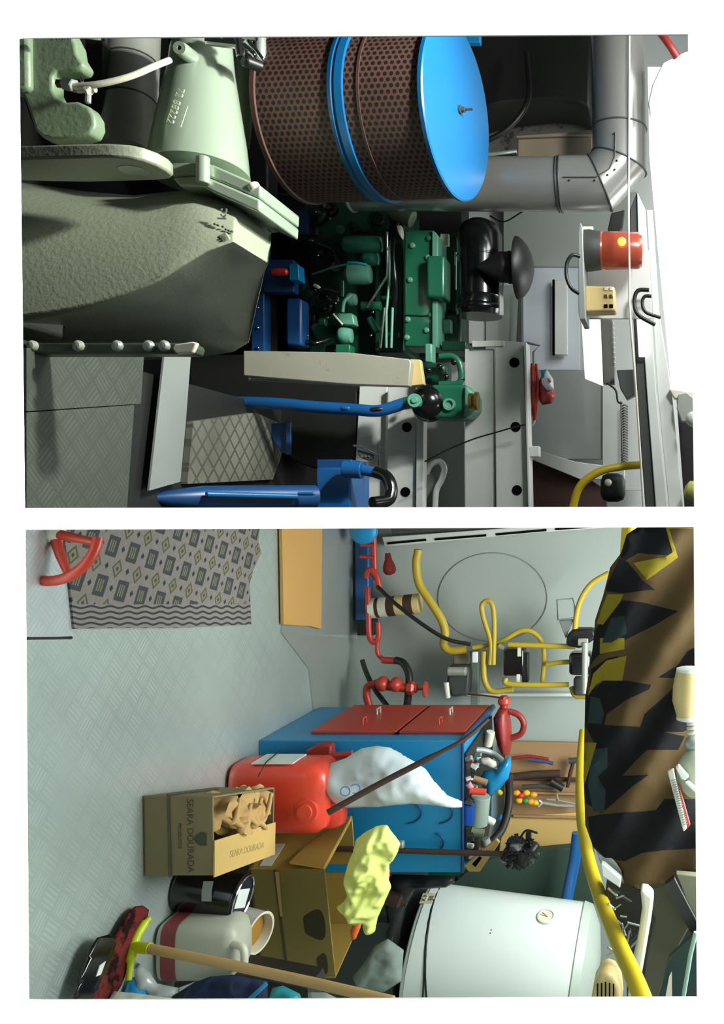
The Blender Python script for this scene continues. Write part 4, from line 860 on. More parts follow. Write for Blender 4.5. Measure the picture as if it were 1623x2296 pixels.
o = icyl('yellow_pole', (1412,1165,2.75), (1407,1243,2.75), .024, mat('yellow_painted_pole','e8c22c',.35)); tag(o, 'short bright yellow pole behind the edge of the camouflage cloth', 'pole')
ins = thing('cream_lamp_fitting', 'cream barrel-shaped fitting with white rims at the edge of the cloth', 'fitting', P(1540,1560,2.5))
lathe('barrel', P(1542,1500,2.5), P(1540,1612,2.5)-P(1542,1500,2.5), [(0,.030),(.01,.034),(.05,.041),(.09,.042),(.13,.03),(.14,.028)], BEIGE, ins, seg=32)
for y in (1500,1608): lathe('rim', P(1545,y,2.5), (1,0,0), [(-.004,.03),(-.002,.036),(.006,.036),(.008,.03)], PAPER, ins, seg=32)
for y in (1618,1628,1638): lathe('coil', P(1554,y,2.5), (1,0,.3), [(-.003,.016),(0,.02),(.005,.02),(.007,.016)], CREAM, ins, seg=20)
hm = thing('grey_shell', 'rounded pale grey shell with bright white edge strips, at the edge of the cloth', 'shell', P(1540,1715,2.5))
ball('dome', P(1560,1668,2.52), (.026,.03,.034), GREY, hm); ball('dome', P(1560,1735,2.5), (.07,.04,.055), mat('pale_green_grey','9aa08a',.45), hm, seg=32)
prism('edge_strip', [(1514,1722),(1522,1716),(1538,1735),(1545,1742),(1535,1750),(1527,1748)], 2.43, .02, PAPER, hm); prism('edge_strip', [(1535,1757),(1545,1754),(1575,1780),(1575,1795)], 2.43, .02, PAPER, hm)
bh = thing('ribbed_comb', 'white finely ribbed strip hanging diagonally by the cloth', 'strip', P(1510,1790,2.48))
prism('ribbed_strip', [(1496,1730),(1510,1723),(1514,1745),(1540,1858),(1532,1866),(1500,1745)], 2.46, .012, CREAM, bh)
for k in range(20): prism('rib', [(1504+k*1.4,1750+k*5.2),(1516+k*1.3,1747+k*5.2),(1516.5+k*1.3,1749+k*5.2),(1504.5+k*1.4,1752+k*5.2)], 2.457, .004, GREY, bh, bev=0)
prism('red_backing', [(1516,1750),(1526,1770),(1548,1850),(1540,1860)], 2.475, .01, REDD, bh)

# ================================================================== RIGHT BAY: tool cabinet
def gb_(px, py, d): return Vector(((py-1148)*d/F, d, 0))
cf = 3.26; xl, xr, yb_ = .835, 1.318, 3.82; H = .745
cb = thing('tool_cabinet', 'blue steel tool cabinet with two red doors on its side', 'cabinet', ((xl+xr)/2, 3.5, 0))
box('body', ((xl+xr)/2,(cf+yb_)/2,H/2), (xr-xl,yb_-cf,H), BLUE, cb, bev=.004)
for z0,z1 in ((.155,.475),(.485,.735)):
    dr = box('door', (xl-.006,3.58,(z0+z1)/2), (.012,.46,z1-z0), RED, cb, bev=.003)
    for yy in (3.45,3.62): tube('handle', [Vector((xl-.012,yy,(z0+z1)/2)),Vector((xl-.035,yy,(z0+z1)/2)),Vector((xl-.035,yy+.04,(z0+z1)/2)),Vector((xl-.012,yy+.04,(z0+z1)/2))], .004, RED if yy<3.5 else STEEL, dr, seg=8, sm=False)
tube('top_rail', [Vector((xl,cf,H)),Vector((xl,yb_,H))], .012, BLUED, cb, sm=False); tube('top_rail', [Vector((xl,cf,H)),Vector((xr,cf,H))], .006, BLUED, cb, sm=False)
for x,y,r in ((985,1822,.03),(965,1890,.045),(915,1822,.02)): tube('painted_hook', [P(x+30*math.cos(t),y+24*math.sin(t),cf-.004) for t in [-1.2+.35*k for k in range(9)]], .003, BLUED, cb, seg=6, sm=False)
box('door_gap_shade', (xl-.003,3.58,.48), (.01,.47,.012), HOLE, cb, bev=0)  # dark strip puts the shade between the doors into colour
pv = thing('red_clamp', 'red screw clamp hanging on the blue cabinet front', 'clamp', P(730,1690,3.2))
prism('jaw', [(685,1682),(705,1672),(725,1668),(742,1672),(742,1700),(725,1712),(712,1708),(700,1700),(686,1702)], 3.2, .05, REDD, pv, bev=.008); itube('bar', [(705,1704,3.2),(760,1694,3.2),(790,1690,3.2)], .012, RED, pv)
bj = soft('white_carrier_bag', [(718,1750),(722,1728),(735,1714),(775,1700),(810,1678),(845,1672),(870,1676),(930,1708),(955,1725),(975,1755),(1000,1782),(1036,1797),(1036,1810),(1020,1811),(975,1806),(925,1802),(860,1808),(770,1812),(755,1800),(722,1775)], 3.1, .075, [BAG], None, step=7, rnd=.1, fold=.022, fs=.11, seed=11, back=.9); tag(bj, 'white plastic carrier bag bulging against the blue cabinet', 'bag')
text('bag_print', 'CO', P(785,1770,3.01), (.25,0,-1), (1,0,.2), .05, mat('pale_blue_print','7fa9d6',.5), bj, .001)
o = itube('brown_stick', [(735,1822,2.93),(850,1758,2.98),(985,1688,3.02),(1045,1655,3.05),(1095,1612,3.1)], [.011]*12+[.008]*13, BRWN, sm=True, seg=10); tag(o, 'long dark brown stick leaning in front of the white bag', 'stick')
# jerrycan
jc = thing('red_jerrycan', 'orange-red plastic jerrycan with a pale label, between box and bag', 'jerrycan', (.975,3.09,0))
J = [(.50,.0)]
def rsup(c, sx, sy, z, n=32, p=.45):
    out=[]
    for k in range(n):
        t=2*math.pi*k/n; a,b=math.cos(t),math.sin(t); out.append(Vector((c[0]+math.copysign(abs(a)**p,a)*sx, c[1]+math.copysign(abs(b)**p,b)*sy, z)))
    return out
def loft(name, rings, m, parent=None, cap=True, **k):
    n=len(rings[0]); V=[v for r in rings for v in r]; Fc=[]
    for i in range(len(rings)-1):
        for s in range(n): t=(s+1)%n; Fc.append((i*n+s,i*n+t,(i+1)*n+t,(i+1)*n+s))
    if cap: Fc.append(list(range(n))); Fc.append([(len(rings)-1)*n+s for s in range(n)])
    return mk(name, V, Fc, m, parent, **k)
jx, jy = .978, 3.10
loft('body', [rsup((jx,jy),sx,sy,z) for z,sx,sy in ((.004,.10,.075),(.012,.115,.09),(.05,.12,.095),(.26,.122,.097),(.30,.12,.094),(.33,.10,.08),(.338,.08,.06))], REDB, jc, ang=60)
loft('grip', [rsup((jx+.06,jy),sx,sy,z,p=.7) for z,sx,sy in ((.30,.06,.04),(.345,.058,.04),(.37,.045,.032),(.376,.03,.02))], REDB, jc, ang=60)
lathe('side_boss', Vector((jx+.03,jy-.094,.275)), (0,-1,0), [(-.01,.045),(.006,.04),(.008,.026),(.014,.024),(.015,0)], REDB, jc, seg=32)
lathe('cap', Vector((jx-.06,jy,.325)), EZ, [(0,.032),(.035,.032),(.038,.028),(.038,0)], REDB, jc, seg=24)
box('label', (jx-.1222,jy-.01,.15), (.003,.12,.14), PAPER, jc, bev=0)
tube('strap', [Vector((jx-.127,jy+.09,.11)),Vector((jx-.127,jy-.07,.13)),Vector((jx-.11,jy-.1,.13)),Vector((jx-.09,jy-.104,.12))], .002, BLACK, jc, seg=6, sm=False)
# small cardboard box with paper
Gq = lambda x,y: G(x,y,0)
bs = thing('small_cardboard_box', 'small printed cardboard box full of crumpled paper, open flap folded down', 'box', (.98,2.7,0))
q = [Vector((.809,2.54,0)),Vector((1.037,2.545,0)),Vector((1.125,2.93,0)),Vector((.907,2.94,0))]; hb=.20; tk=.006
def wallq(name,a,b,z0,z1,m,par,t=.006,bev=.001):
    n = (b-a).cross(EZ).normalized()*t; return prism3(name, [a+EZ*z0,b+EZ*z0,b+EZ*z1,a+EZ*z1], n, m, par, bev)
bf_ = wallq('front_side', q[0],q[1],0,hb,CARDD,bs,-.006); wallq('left_side', q[3],q[0],0,hb,CARDD,bs,-.006); wallq('back_side', q[2],q[3],0,hb,CARDD,bs,-.006); wallq('right_side', q[1],q[2],0,hb,CARDD,bs,-.006)
prism3('base', q, (0,0,.006), CARDD, bs)
# half of the top is covered by a lighter flap
cc = lambda a,b,t: a+(b-a)*t
fl = prism3('flap', [cc(q[0],q[1],.56)+EZ*(hb+.001), q[1]+EZ*(hb+.001)+Vector((.004,-.004,0)), q[2]+EZ*(hb+.001), cc(q[3],q[2],.52)+EZ*(hb+.001)], (0,0,.005), CARDL, bs, .001)
text('flap_print', 'SEARA DOURADA', cc(cc(q[0],q[3],.5),cc(q[1],q[2],.5),.80)+EZ*(hb+.0065), q[3]-q[0], q[0]-q[1], .028, INK2, fl, .0003)
fw = (q[1]-q[0]).normalized(); fn = Vector((0,-.0008,0))
text('front_print', 'SEARA DOURADA', cc(q[0],q[1],.50)+EZ*.135+fn, fw, EZ, .026, INK, bf_, .0003)
text('front_print', 'PRODUTOS', cc(q[0],q[1],.5)+EZ*.105+fn, fw, EZ, .014, INK, bf_, .0003)
prism3('shield_emblem', [cc(q[0],q[1],t)+EZ*z+Vector((0,-.001,0)) for t,z in ((.46,.182),(.62,.182),(.63,.165),(.59,.152),(.54,.146),(.49,.152),(.45,.165))], (0,.0005,0), mat('dark_green_print','414636',.8), bf_)
tube('dark_strap', [cc(q[3],q[0],.3)+EZ*.075-Vector((.004,0,0)), q[0]+EZ*.075+Vector((-.005,-.004,0)), q[1]+EZ*.078+Vector((.002,-.004,0))], .0035, mat('dark_tape','4a4638',.6), bs, sm=False, seg=6)
pp = thing('crumpled_paper', 'crumpled brown packing paper inside the small cardboard box', 'paper', (.98,2.75,.1))
for k,(t,u_,r) in enumerate(((.25,.3,.05),(.3,.62,.055),(.4,.45,.05),(.2,.85,.045),(.45,.75,.045))):
    c = cc(cc(q[0],q[3],u_),cc(q[1],q[2],u_),t); ball('paper_wad', c+EZ*(.15+.012*(k%3)), (r,r*1.1,r), PAPERB, pp, seg=18, lump=.9, seed=k*5)
for k in range(7):
    c = cc(cc(q[0],q[3],.25+.09*k),cc(q[1],q[2],.25+.09*k),.3+.05*(k%3)); tube('paper_twist', [c+EZ*.17, c+Vector((.02,.01,.205)), c+Vector((.045*((k%2)*2-1),.03,.215))], [.012,.006], PAPERB, pp, seg=7)
# pallet and big box
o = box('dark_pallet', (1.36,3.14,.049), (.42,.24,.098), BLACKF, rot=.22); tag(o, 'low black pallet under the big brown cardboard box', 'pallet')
z0 = .1; zt = .43
def at(x,y,z): d=(EYE-z)*F/(1500-x); return Vector(((y-1148)*d/F,d,z))
Q = [Vector((1.19,2.97,z0)),Vector((1.605,3.07,z0)),Vector((1.53,3.31,z0)),Vector((1.105,3.235,z0))]
bx = thing('large_cardboard_box', 'large golden-brown cardboard box with one flap folded out', 'box', (1.36,3.15,z0))
hB = at(775,1955,.35).z-z0
wallq('front_side', Q[0],Q[1],0,.252,CARD,bx,-.007); wallq('left_side', Q[3],Q[0],0,.252,CARDY,bx,-.007); wallq('back_side', Q[2],Q[3],0,.252,CARDY,bx,-.007); wallq('right_side', Q[1],Q[2],0,.252,CARDY,bx,-.007); prism3('base', Q, (0,0,.007), CARD, bx)
hw_ = .252
tp = lambda a,b,t: cc(a,b,t)+EZ*hw_
prism3('flap', [Q[0]+EZ*hw_, Q[3]+EZ*hw_, at(745,1836,.245), at(650,1937,.245)], (-.004,0,-.004), CARDY, bx, .001)
prism3('front_seam', [cc(Q[0],Q[1],.005)+EZ*.083+Vector((0,-.002,0)), cc(Q[0],Q[1],.995)+EZ*.083+Vector((0,-.002,0)), cc(Q[0],Q[1],.995)+EZ*.093+Vector((0,-.002,0)), cc(Q[0],Q[1],.005)+EZ*.091+Vector((0,-.002,0))], (0,.004,0), mat('dark_box_crease','4f4428',.8), bx)
prism3('paper_tape', [cc(Q[0],Q[1],.02)+EZ*.088+Vector((0,-.003,0)), cc(Q[0],Q[1],.42)+EZ*.088+Vector((0,-.003,0)), cc(Q[0],Q[1],.42)+EZ*.096+Vector((0,-.003,0)), cc(Q[0],Q[1],.02)+EZ*.1+Vector((0,-.003,0))], (0,.002,0), PAPERB, bx)
prism3('side_tape', [cc(Q[3],Q[0],.55)+EZ*.03+Vector((-.003,0,0)), cc(Q[3],Q[0],.95)+EZ*.03+Vector((-.003,0,0)), cc(Q[3],Q[0],.95)+EZ*.07+Vector((-.003,0,0)), cc(Q[3],Q[0],.55)+EZ*.07+Vector((-.003,0,0))], (.002,0,0), CREAM, bx)
st = mat('dark_water_stain','3b331f',.9)
for t0,z0_,rt,rz in ((.5,.20,.13,.045),(.86,.213,.09,.022)):
    prism3('stain', [cc(Q[0],Q[1],t0+rt*math.cos(a_)*(1+.18*math.sin(3*a_)))+EZ*min(.25,z0_+rz*math.sin(a_)*(1+.2*math.cos(2*a_)))+Vector((0,-.0015,0)) for a_ in [k*math.pi/12 for k in range(24)]], (0,.001,0), st, bx)
rag = soft('lime_rag', [(822,1862),(842,1852),(866,1848),(880,1865),(900,1892),(892,1912),(882,1930),(870,1945),(872,1975),(878,1990),(868,2015),(858,2035),(848,2060),(842,2090),(832,2096),(818,2092),(812,2068),(795,2078),(780,2066),(770,2052),(752,2034),(768,2022),(780,2005),(775,1985),(772,1965),(782,1925),(792,1905),(798,1880)], 2.93, .05, [LIME], None, step=6, rnd=.07, fold=.06, fs=.08, seed=5, back=.9, sub=1); tag(rag, 'crumpled lime-yellow rag hanging out of the large cardboard box', 'rag')
o = soft('orange_rag', [(800,2058),(818,2052),(808,2080),(798,2105),(788,2110),(785,2085)], 2.99, .012, [ORANGE], None, step=6, fold=.006, fs=.02); tag(o, 'bright orange rag tail below the lime rag', 'rag')
o = soft('orange_rag', [(860,1945),(874,1950),(874,1965),(866,1970),(858,1960)], 3.0, .012, [ORANGE], None, step=6, fold=.005, fs=.02); tag(o, 'small orange rag corner beside the lime rag', 'rag')
# paint can
pc = thing('black_paint_can', 'black paint can with a white label on its lid', 'can', (1.135,2.70,0))
ca = Vector((1.150,2.74,.001)); cx_ = Vector((.04,.0,.205)).normalized()
lathe('can_body', ca, cx_, [(0,.068),(.004,.071),(.18,.071),(.183,.074),(.186,.074),(.187,.068)], BLKGL, pc, seg=40)
lathe('lid', ca+cx_*.1875, cx_, [(0,.066),(.003,.066),(.003,0)], mat('dark_navy_lid','15182a',.3), pc, seg=40); lathe('lid_ring', ca+cx_*.188, cx_, [(0,.067),(.006,.069),(.008,.067),(.005,.064)], CHROME, pc, seg=40)
lc_ = ca+cx_*.1925; prism3('lid_label', [lc_+Vector(v) for v in ((-.042,-.035,0.006),(.01,-.05,-.003),(.042,.03,-.010),(-.012,.045,.0))], (0,0,.002), PAPER, pc)
prism3('body_label', [ca+Vector((math.sin(t)*.0718,-math.cos(t)*.0718,.10)) for t in (-.6,-.2,.2,.6)]+[ca+Vector((math.sin(t)*.0718,-math.cos(t)*.0718,.13)) for t in (.6,.2,-.2,-.6)], (0,-.0006,0), GREY, pc)
# white jug
jg = thing('milky_plastic_drum', 'milky plastic canister with a maroon band near its base', 'canister', (1.27,2.66,0))
gx, gy = 1.292, 2.66
loft('body', [rsup((gx,gy),sx,sy,z) for z,sx,sy in ((.003,.07,.06),(.01,.083,.068),(.02,.086,.07),(.2,.084,.069),(.22,.076,.062),(.235,.05,.045))], TRANSL, jg, ang=60)
loft('maroon_band', [rsup((gx,gy),.0872,.0712,z) for z in (.022,.065)], BAND, jg, cap=False)
tube('handle', [Vector((gx-.03,gy-.05,.225)),Vector((gx-.02,gy-.062,.26)),Vector((gx+.03,gy-.062,.26)),Vector((gx+.04,gy-.05,.225))], .011, CREAM, jg)
lathe('red_cap', Vector((gx+.085,gy-.04,.2)), (.4,0,1), [(0,.018),(.03,.018),(.03,0)], REDB, jg, seg=20)
tp_ = thing('open_tin', 'open white tin with a brown worn inside, beside the big cardboard box', 'tin', (1.31,2.82,.12))
ta = Vector((1.298,2.80,.13)); tv = Vector((.12,-.25,1)).normalized()
lathe('tin_wall', ta, tv, [(-.128,.06),(.098,.062),(.102,.064),(.102,.056),(.07,.055)], CREAM, tp_, seg=40); lathe('brown_content', ta, tv, [(.071,.055),(.073,.05),(.073,0)], mat('ochre_paste','a8782c',.6), tp_, seg=32)
# squeegee / yellow broom
sq = thing('yellow_squeegee', 'lime-yellow squeegee head on a long pale wooden handle', 'squeegee', (1.05,2.38,0))
sp_ = [G(336,2058,.0)+Vector((0,-.10,.05)), P(318,2078,2.42), P(300,2110,2.36), P(291,2150,2.3), P(285,2196,2.26)]
itube('blade', [(336,2058,2.52),(320,2076,2.5),(304,2105,2.47),(294,2145,2.44),(288,2198,2.42)], [.008]*4+[.013]*16+[.008]*5, LIMEP, sq, seg=10)
icyl('socket', (300,2124,2.455), (338,2127,2.44), .015, LIMEP, sq); itube('wooden_handle', [(336,2127,2.44),(500,2160,2.40),(700,2203,2.33),(880,2245,2.27)], .0135, WOOD, sq, sm=False)
# brushes / dark things in the corner
rm = soft('bristle_brush', [(320,2030),(334,2040),(330,2062),(315,2085),(300,2120),(290,2165),(272,2210),(250,2245),(195,2245),(215,2190),(240,2130),(265,2085),(285,2050),(303,2032)], 2.40, .03, [mat('maroon_pile','6d2c29',.95,bump=.8,bs=90,spec=.1,c2='201413',thr=.5)], None, step=9, rnd=.05, fold=.008, dfun=lambda x,y: min(2.62, 3000/(1500-x)-.035)); tag(rm, 'dark maroon bristly brush lying on the tread plate', 'brush')
tray = thing('black_dustpan', 'black glossy tray with a chrome edge at the bottom corner', 'tray', G(210,2200,0))
soft('pan', [(245,2095),(262,2112),(250,2150),(228,2195),(205,2250),(160,2250),(178,2190),(200,2130),(218,2102)], 2.3, .02, [BLKGL], tray, step=9, rnd=.03, fold=.003, dfun=lambda x,y: 3000/(1500-x)-.055)
tube('chrome_edge', [G(228,2110,.03),G(212,2150,.03),G(192,2200,.03),G(178,2245,.03)], .004, CHROME, tray, seg=8)
prism3('white_label', [G(x,y,.035) for x,y in ((222,2165),(236,2155),(225,2185),(214,2190))], (0,0,.002), PAPER, tray)
# junk heap under the handle
heap = [('blue_plastic_scrap',[(285,2200),(300,2190),(330,2225),(345,2250),(270,2250)],2.46,BLUE,'bright blue plastic scrap under the squeegee','scrap'),
 ('white_foam_strip',[(255,2222),(330,2230),(460,2250),(235,2250)],2.36,CREAM,'white strip lying along the bottom edge by the squeegee','strip'),
 ('clear_bag',[(300,2150),(335,2180),(352,2205),(400,2215),(440,2200),(400,2225),(360,2250),(320,2235),(302,2200)],2.48,BAGL,'crumpled clear plastic bag under the canister','bag'),
 ('teal_scrap',[(610,2215),(635,2210),(672,2228),(680,2250),(600,2250)],2.48,TEAL,'teal plastic scrap under the wooden handle','scrap'),
 ('navy_cloth',[(430,2205),(470,2190),(520,2185),(600,2200),(600,2250),(400,2250)],2.55,mat('navy_fabric','18264a',.85,c2='101418'),'navy blue cloth heap under the wooden handle','cloth'),
 ('pale_foam_block',[(690,2225),(730,2225),(780,2250),(690,2250)],2.5,GREY,'pale grey foam piece under the wooden handle near the boiler','foam'),
 ('white_cloth_heap',[(840,2120),(870,2105),(905,2130),(900,2200),(860,2225),(800,2215),(790,2190),(815,2160)],3.2,mat('pale_green_cloth','8e9a90',.8),'pale crumpled cloth on the floor between big box and boiler','cloth')]
for n,pl,d,m,lb,ct_ in heap:
    o = soft(n, pl, d, .03, [m], None, step=9, rnd=.05, fold=.02, fs=.04, seed=len(n)); tag(o, lb, ct_)
o = itube('blue_string', [(560,2240,2.45),(580,2222,2.45),(598,2205,2.46)], .006, BLUE, seg=8); tag(o, 'short bright blue cord on the navy cloth', 'cord')
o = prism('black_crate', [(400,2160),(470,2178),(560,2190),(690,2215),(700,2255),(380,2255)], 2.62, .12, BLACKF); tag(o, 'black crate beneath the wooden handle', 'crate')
# boiler
bo = thing('white_boiler', 'white cylindrical boiler with a round gauge and a black strap', 'boiler', (1.84,3.72,.45))
Ba = Vector((1.835,3.72,.452)); Bt = Vector((1.925,3.72,1.15)); av = Bt-Ba; BL = av.length
lathe('tank', Ba, av, [(0,.245),(.006,.262),(.012,.266),(.02,.266),(.022,.272),(BL*.93,.272),(BL*.97,.268),(BL*.972,.262),(BL,.24),(BL+.03,.18),(BL+.045,.09),(BL+.05,0)], BOILER, bo, seg=96)
lathe('top_cover', Ba, av, [(BL*.935,.274),(BL*.94,.277),(BL*.99,.268),(BL+.035,.19),(BL+.055,.08),(BL+.056,0)], BOILER2, bo, seg=96)
tube('strap', [Ba+av*.155+Vector((math.sin(t)*.2745,-math.cos(t)*.2745,.02*math.sin(t))) for t in [-1.6+.2*k for k in range(17)]], .004, BLACK, bo, seg=8, sm=False)
tube('strap', [Ba+av*(.150-.05*max(0,t+.2))+Vector((math.sin(t)*.2745,-math.cos(t)*.2745,.02*math.sin(t))) for t in [-1.3+.2*k for k in range(14)]], .003, BLACK, bo, seg=8, sm=False)
gn = Vector((math.sin(-1.22),-math.cos(-1.22),.06)); gg = lathe('gauge', Ba+av*.76+gn*.272, gn, [(0,.036),(.008,.036),(.010,.031),(.006,.030),(.006,0)], CREAM, bo, seg=40)
gc = Ba+av*.76+gn*.281; tube('gauge_needle', [gc-Vector((.012,-.003,.016)), gc+Vector((.012,-.003,.016))], .0018, RED, gg, seg=6, sm=False)
gn2 = Vector((math.sin(-1.3),-math.cos(-1.3),0)); c2_ = Ba+av*.085+gn2*.2725; sd = Vector((math.cos(-1.3),math.sin(-1.3),0))
prism3('sticker', [c2_-sd*.03-EZ*.025, c2_+sd*.03-EZ*.025, c2_+sd*.03+EZ*.025, c2_-sd*.03+EZ*.025], gn2*.001, mat('yellowed_label','d3c99a',.7), bo)
text('sticker_print', 'II8\n4 X', c2_+gn2*.002, sd, EZ, .028, INK, bo, .0003)
for x,y in ((1101,2085),(1099,2092)): ball('scuff', P(x,y,3.43), .003, DKGREY, bo, seg=8)
o = box('boiler_stand', (1.93,3.73,.212), (.66,.52,.424), mat('dark_stand','2b302c',.6)); tag(o, 'dark cabinet stand under the white boiler', 'stand')
o = lathe('brown_bottle', P(862,2010,3.44), (.35,0,1), [(0,.028),(.06,.028),(.07,.012),(.09,.011),(.09,0)], BRWN, seg=20); tag(o, 'brown bottle lying beside the lime rag', 'bottle')
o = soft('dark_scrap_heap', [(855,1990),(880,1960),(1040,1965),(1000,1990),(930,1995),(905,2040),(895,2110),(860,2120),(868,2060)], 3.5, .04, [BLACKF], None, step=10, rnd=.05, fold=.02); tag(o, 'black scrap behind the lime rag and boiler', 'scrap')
# beige grille heater
ht = thing('beige_heater', 'beige grille heater corner at the bottom edge', 'heater', P(1350,2220,2.6))
prism('shell', [(1322,2260),(1330,2215),(1345,2188),(1360,2182),(1376,2190),(1390,2215),(1395,2260)], 2.6, .1, BEIGE, ht, bev=.012, seg=3)
for k in range(5): rect('grille_slot', 1338+k*9,2203+abs(2-k)*2,1341+k*9,2260,2.597,.01,HOLE,ht,bev=0)
# bench, blue post, tool board, clutter
wbz = .0
bn_ = thing('green_workbench', 'dark green steel workbench carrying the boards behind the boiler', 'workbench', (1.75,4.05,0))
prism('front', [(1060,1945),(1130,1915),(1290,1900),(1330,1905),(1330,2260),(1000,2260),(1000,1990)], 4.03, .06, mat('bench_green','2c4036',.6), bn_)
box('leg', (1.65,4.08,.3), (.06,.06,.6), GREEND, bn_); box('leg', (2.2,4.08,.3), (.06,.06,.6), GREEND, bn_)
o = itube('blue_post', [(1295,1868,3.9),(1288,1930,3.9),(1272,2010,3.9),(1265,2045,3.9)], .026, BLUEG, sm=False); tag(o, 'blue pipe post behind the yellow hose', 'post')
pb = thing('tool_board', 'brown plywood tool board on the back wall', 'board', P(1230,1770,4.26))
prism('panel', [(1132,1662),(1312,1666),(1306,1908),(1128,1905)], 4.25, .02, PLY, pb); prism('pale_panel', [(1130,1832),(1308,1822),(1305,1910),(1290,1912),(1118,1912)], 4.235, .012, CARDL, pb)
for y,t in ((1742,8),(1775,5),(1828,5)): prism('batten', [(1150,y),(1306,y+4),(1306,y+4+t),(1150,y+t)], 4.22, .02, BRWN if t>6 else PLY, pb)
def tool(n, lb, pts, r, m, cat='tool', head=None, grp=None):
    t = thing(n, lb, cat, P(pts[0][0],pts[0][1],4.2)); itube('shaft', [(x,y,4.2) for x,y in pts], r, m, t, sm=False, seg=8)
    if head: itube('head', [(x,y,4.19) for x,y in head[0]], head[1], head[2], t, sm=False, seg=8)
tool('pliers','dark red handled pliers on the tool board nearest the red jug',[(1148,1700),(1185,1695),(1230,1702)],.008,REDD,head=([(1185,1703),(1225,1708),(1240,1712)],.009,mat('blue_grip','3a4468',.5)))
tool('chisel','long dark brown wooden handled file on the tool board',[(1150,1742),(1200,1736),(1255,1734)],.018,BRWN,head=([(1140,1743),(1152,1742)],.014,DKGREY))
tool('hammer','brown hammer hanging upright at the far edge of the tool board',[(1285,1708),(1278,1735),(1272,1765)],.009,BRWN,head=([(1275,1706),(1296,1704)],.014,DKGREY))
tool('spanner','steel spanner beside the yellow pegs',[(1215,1800),(1250,1806),(1288,1808)],.008,STEEL,head=([(1208,1795),(1216,1800),(1207,1808)],.008,STEEL),cat='spanner')
tool('thin_spanner','thin steel spanner just above the other spanner',[(1225,1792),(1255,1795),(1290,1802)],.004,STEEL,head=([(1248,1780),(1252,1795)],.003,STEEL),cat='spanner')
tool('wrench','black adjustable wrench in the middle of the tool board',[(1170,1765),(1210,1762),(1240,1765)],.011,DKGREY,head=([(1235,1752),(1262,1768)],.018,BLACK),cat='wrench')
cols = [('f0a020','orange'),('d8342a','red'),('e8b020','yellow'),('2f8a3a','green'),('e8b020','pale yellow')]
for k,(x,y,c) in enumerate(((1158,1778,0),(1168,1784,1),(1180,1778,2),(1164,1795,2),(1178,1796,3),(1196,1782,0),(1190,1798,0),(1200,1800,4))):
    o = ball('coloured_peg', P(x,y,4.19), (.014,.014,.018), mat('peg_'+cols[c][1].replace(' ','_'),cols[c][0],.45), seg=14)
    tag(o, ['orange screwdriver butt nearest the cabinet','red screwdriver butt among the yellow ones','upper yellow screwdriver butt','lower yellow screwdriver butt','green screwdriver butt on the tool board','orange screwdriver butt farthest along the upper row','orange screwdriver butt in the lower row','pale yellow screwdriver butt beside the spanner'][k], 'screwdriver', 'screwdriver butts on the tool board')
# things on the cabinet top
gj = thing('red_jug', 'red plastic jug with a loop handle on the far corner of the cabinet', 'jug', P(1120,1640,3.75))
jd=3.72
soft('body', [(1120,1585),(1140,1588),(1146,1620),(1148,1665),(1142,1692),(1125,1694),(1115,1672),(1108,1640),(1106,1610)], jd, .06, [REDD], gj, step=6, rnd=.06, back=1)
itube('loop_handle', [(1140,1594,jd),(1162,1603,jd),(1174,1622,jd),(1168,1645,jd),(1145,1655,jd),(1138,1660,jd)], .013, REDD, gj); icyl('spout', (1130,1560,jd), (1130,1588,jd), .016, REDD, gj); lathe('cap', P(1130,1570,jd), (1,0,0), [(-.01,.02),(0,.026),(.012,.026),(.02,.02)], RED, gj, seg=20)
vs_ = thing('blue_basin', 'bright blue basin with a pale rim on top of the tool cabinet', 'basin', P(1090,1720,3.5))
soft('bowl', [(1085,1728),(1110,1722),(1130,1705),(1144,1695),(1146,1715),(1140,1745),(1120,1770),(1098,1788),(1085,1770),(1075,1745)], 3.46, .05, [BLUE], vs_, step=6, rnd=.06, back=.8)
itube('rim', [(1035,1705,3.42),(1050,1685,3.45),(1080,1682,3.48),(1105,1690,3.5),(1125,1705,3.48)], .012, GREY, vs_); soft('pale_inside', [(1075,1700),(1095,1698),(1112,1708),(1115,1725),(1095,1722),(1075,1712)], 3.44, .012, [CREAM], vs_, step=6); soft('blue_inside', [(1045,1700),(1070,1690),(1080,1702),(1085,1716),(1050,1716)], 3.46, .012, [BLUE], vs_, step=6)
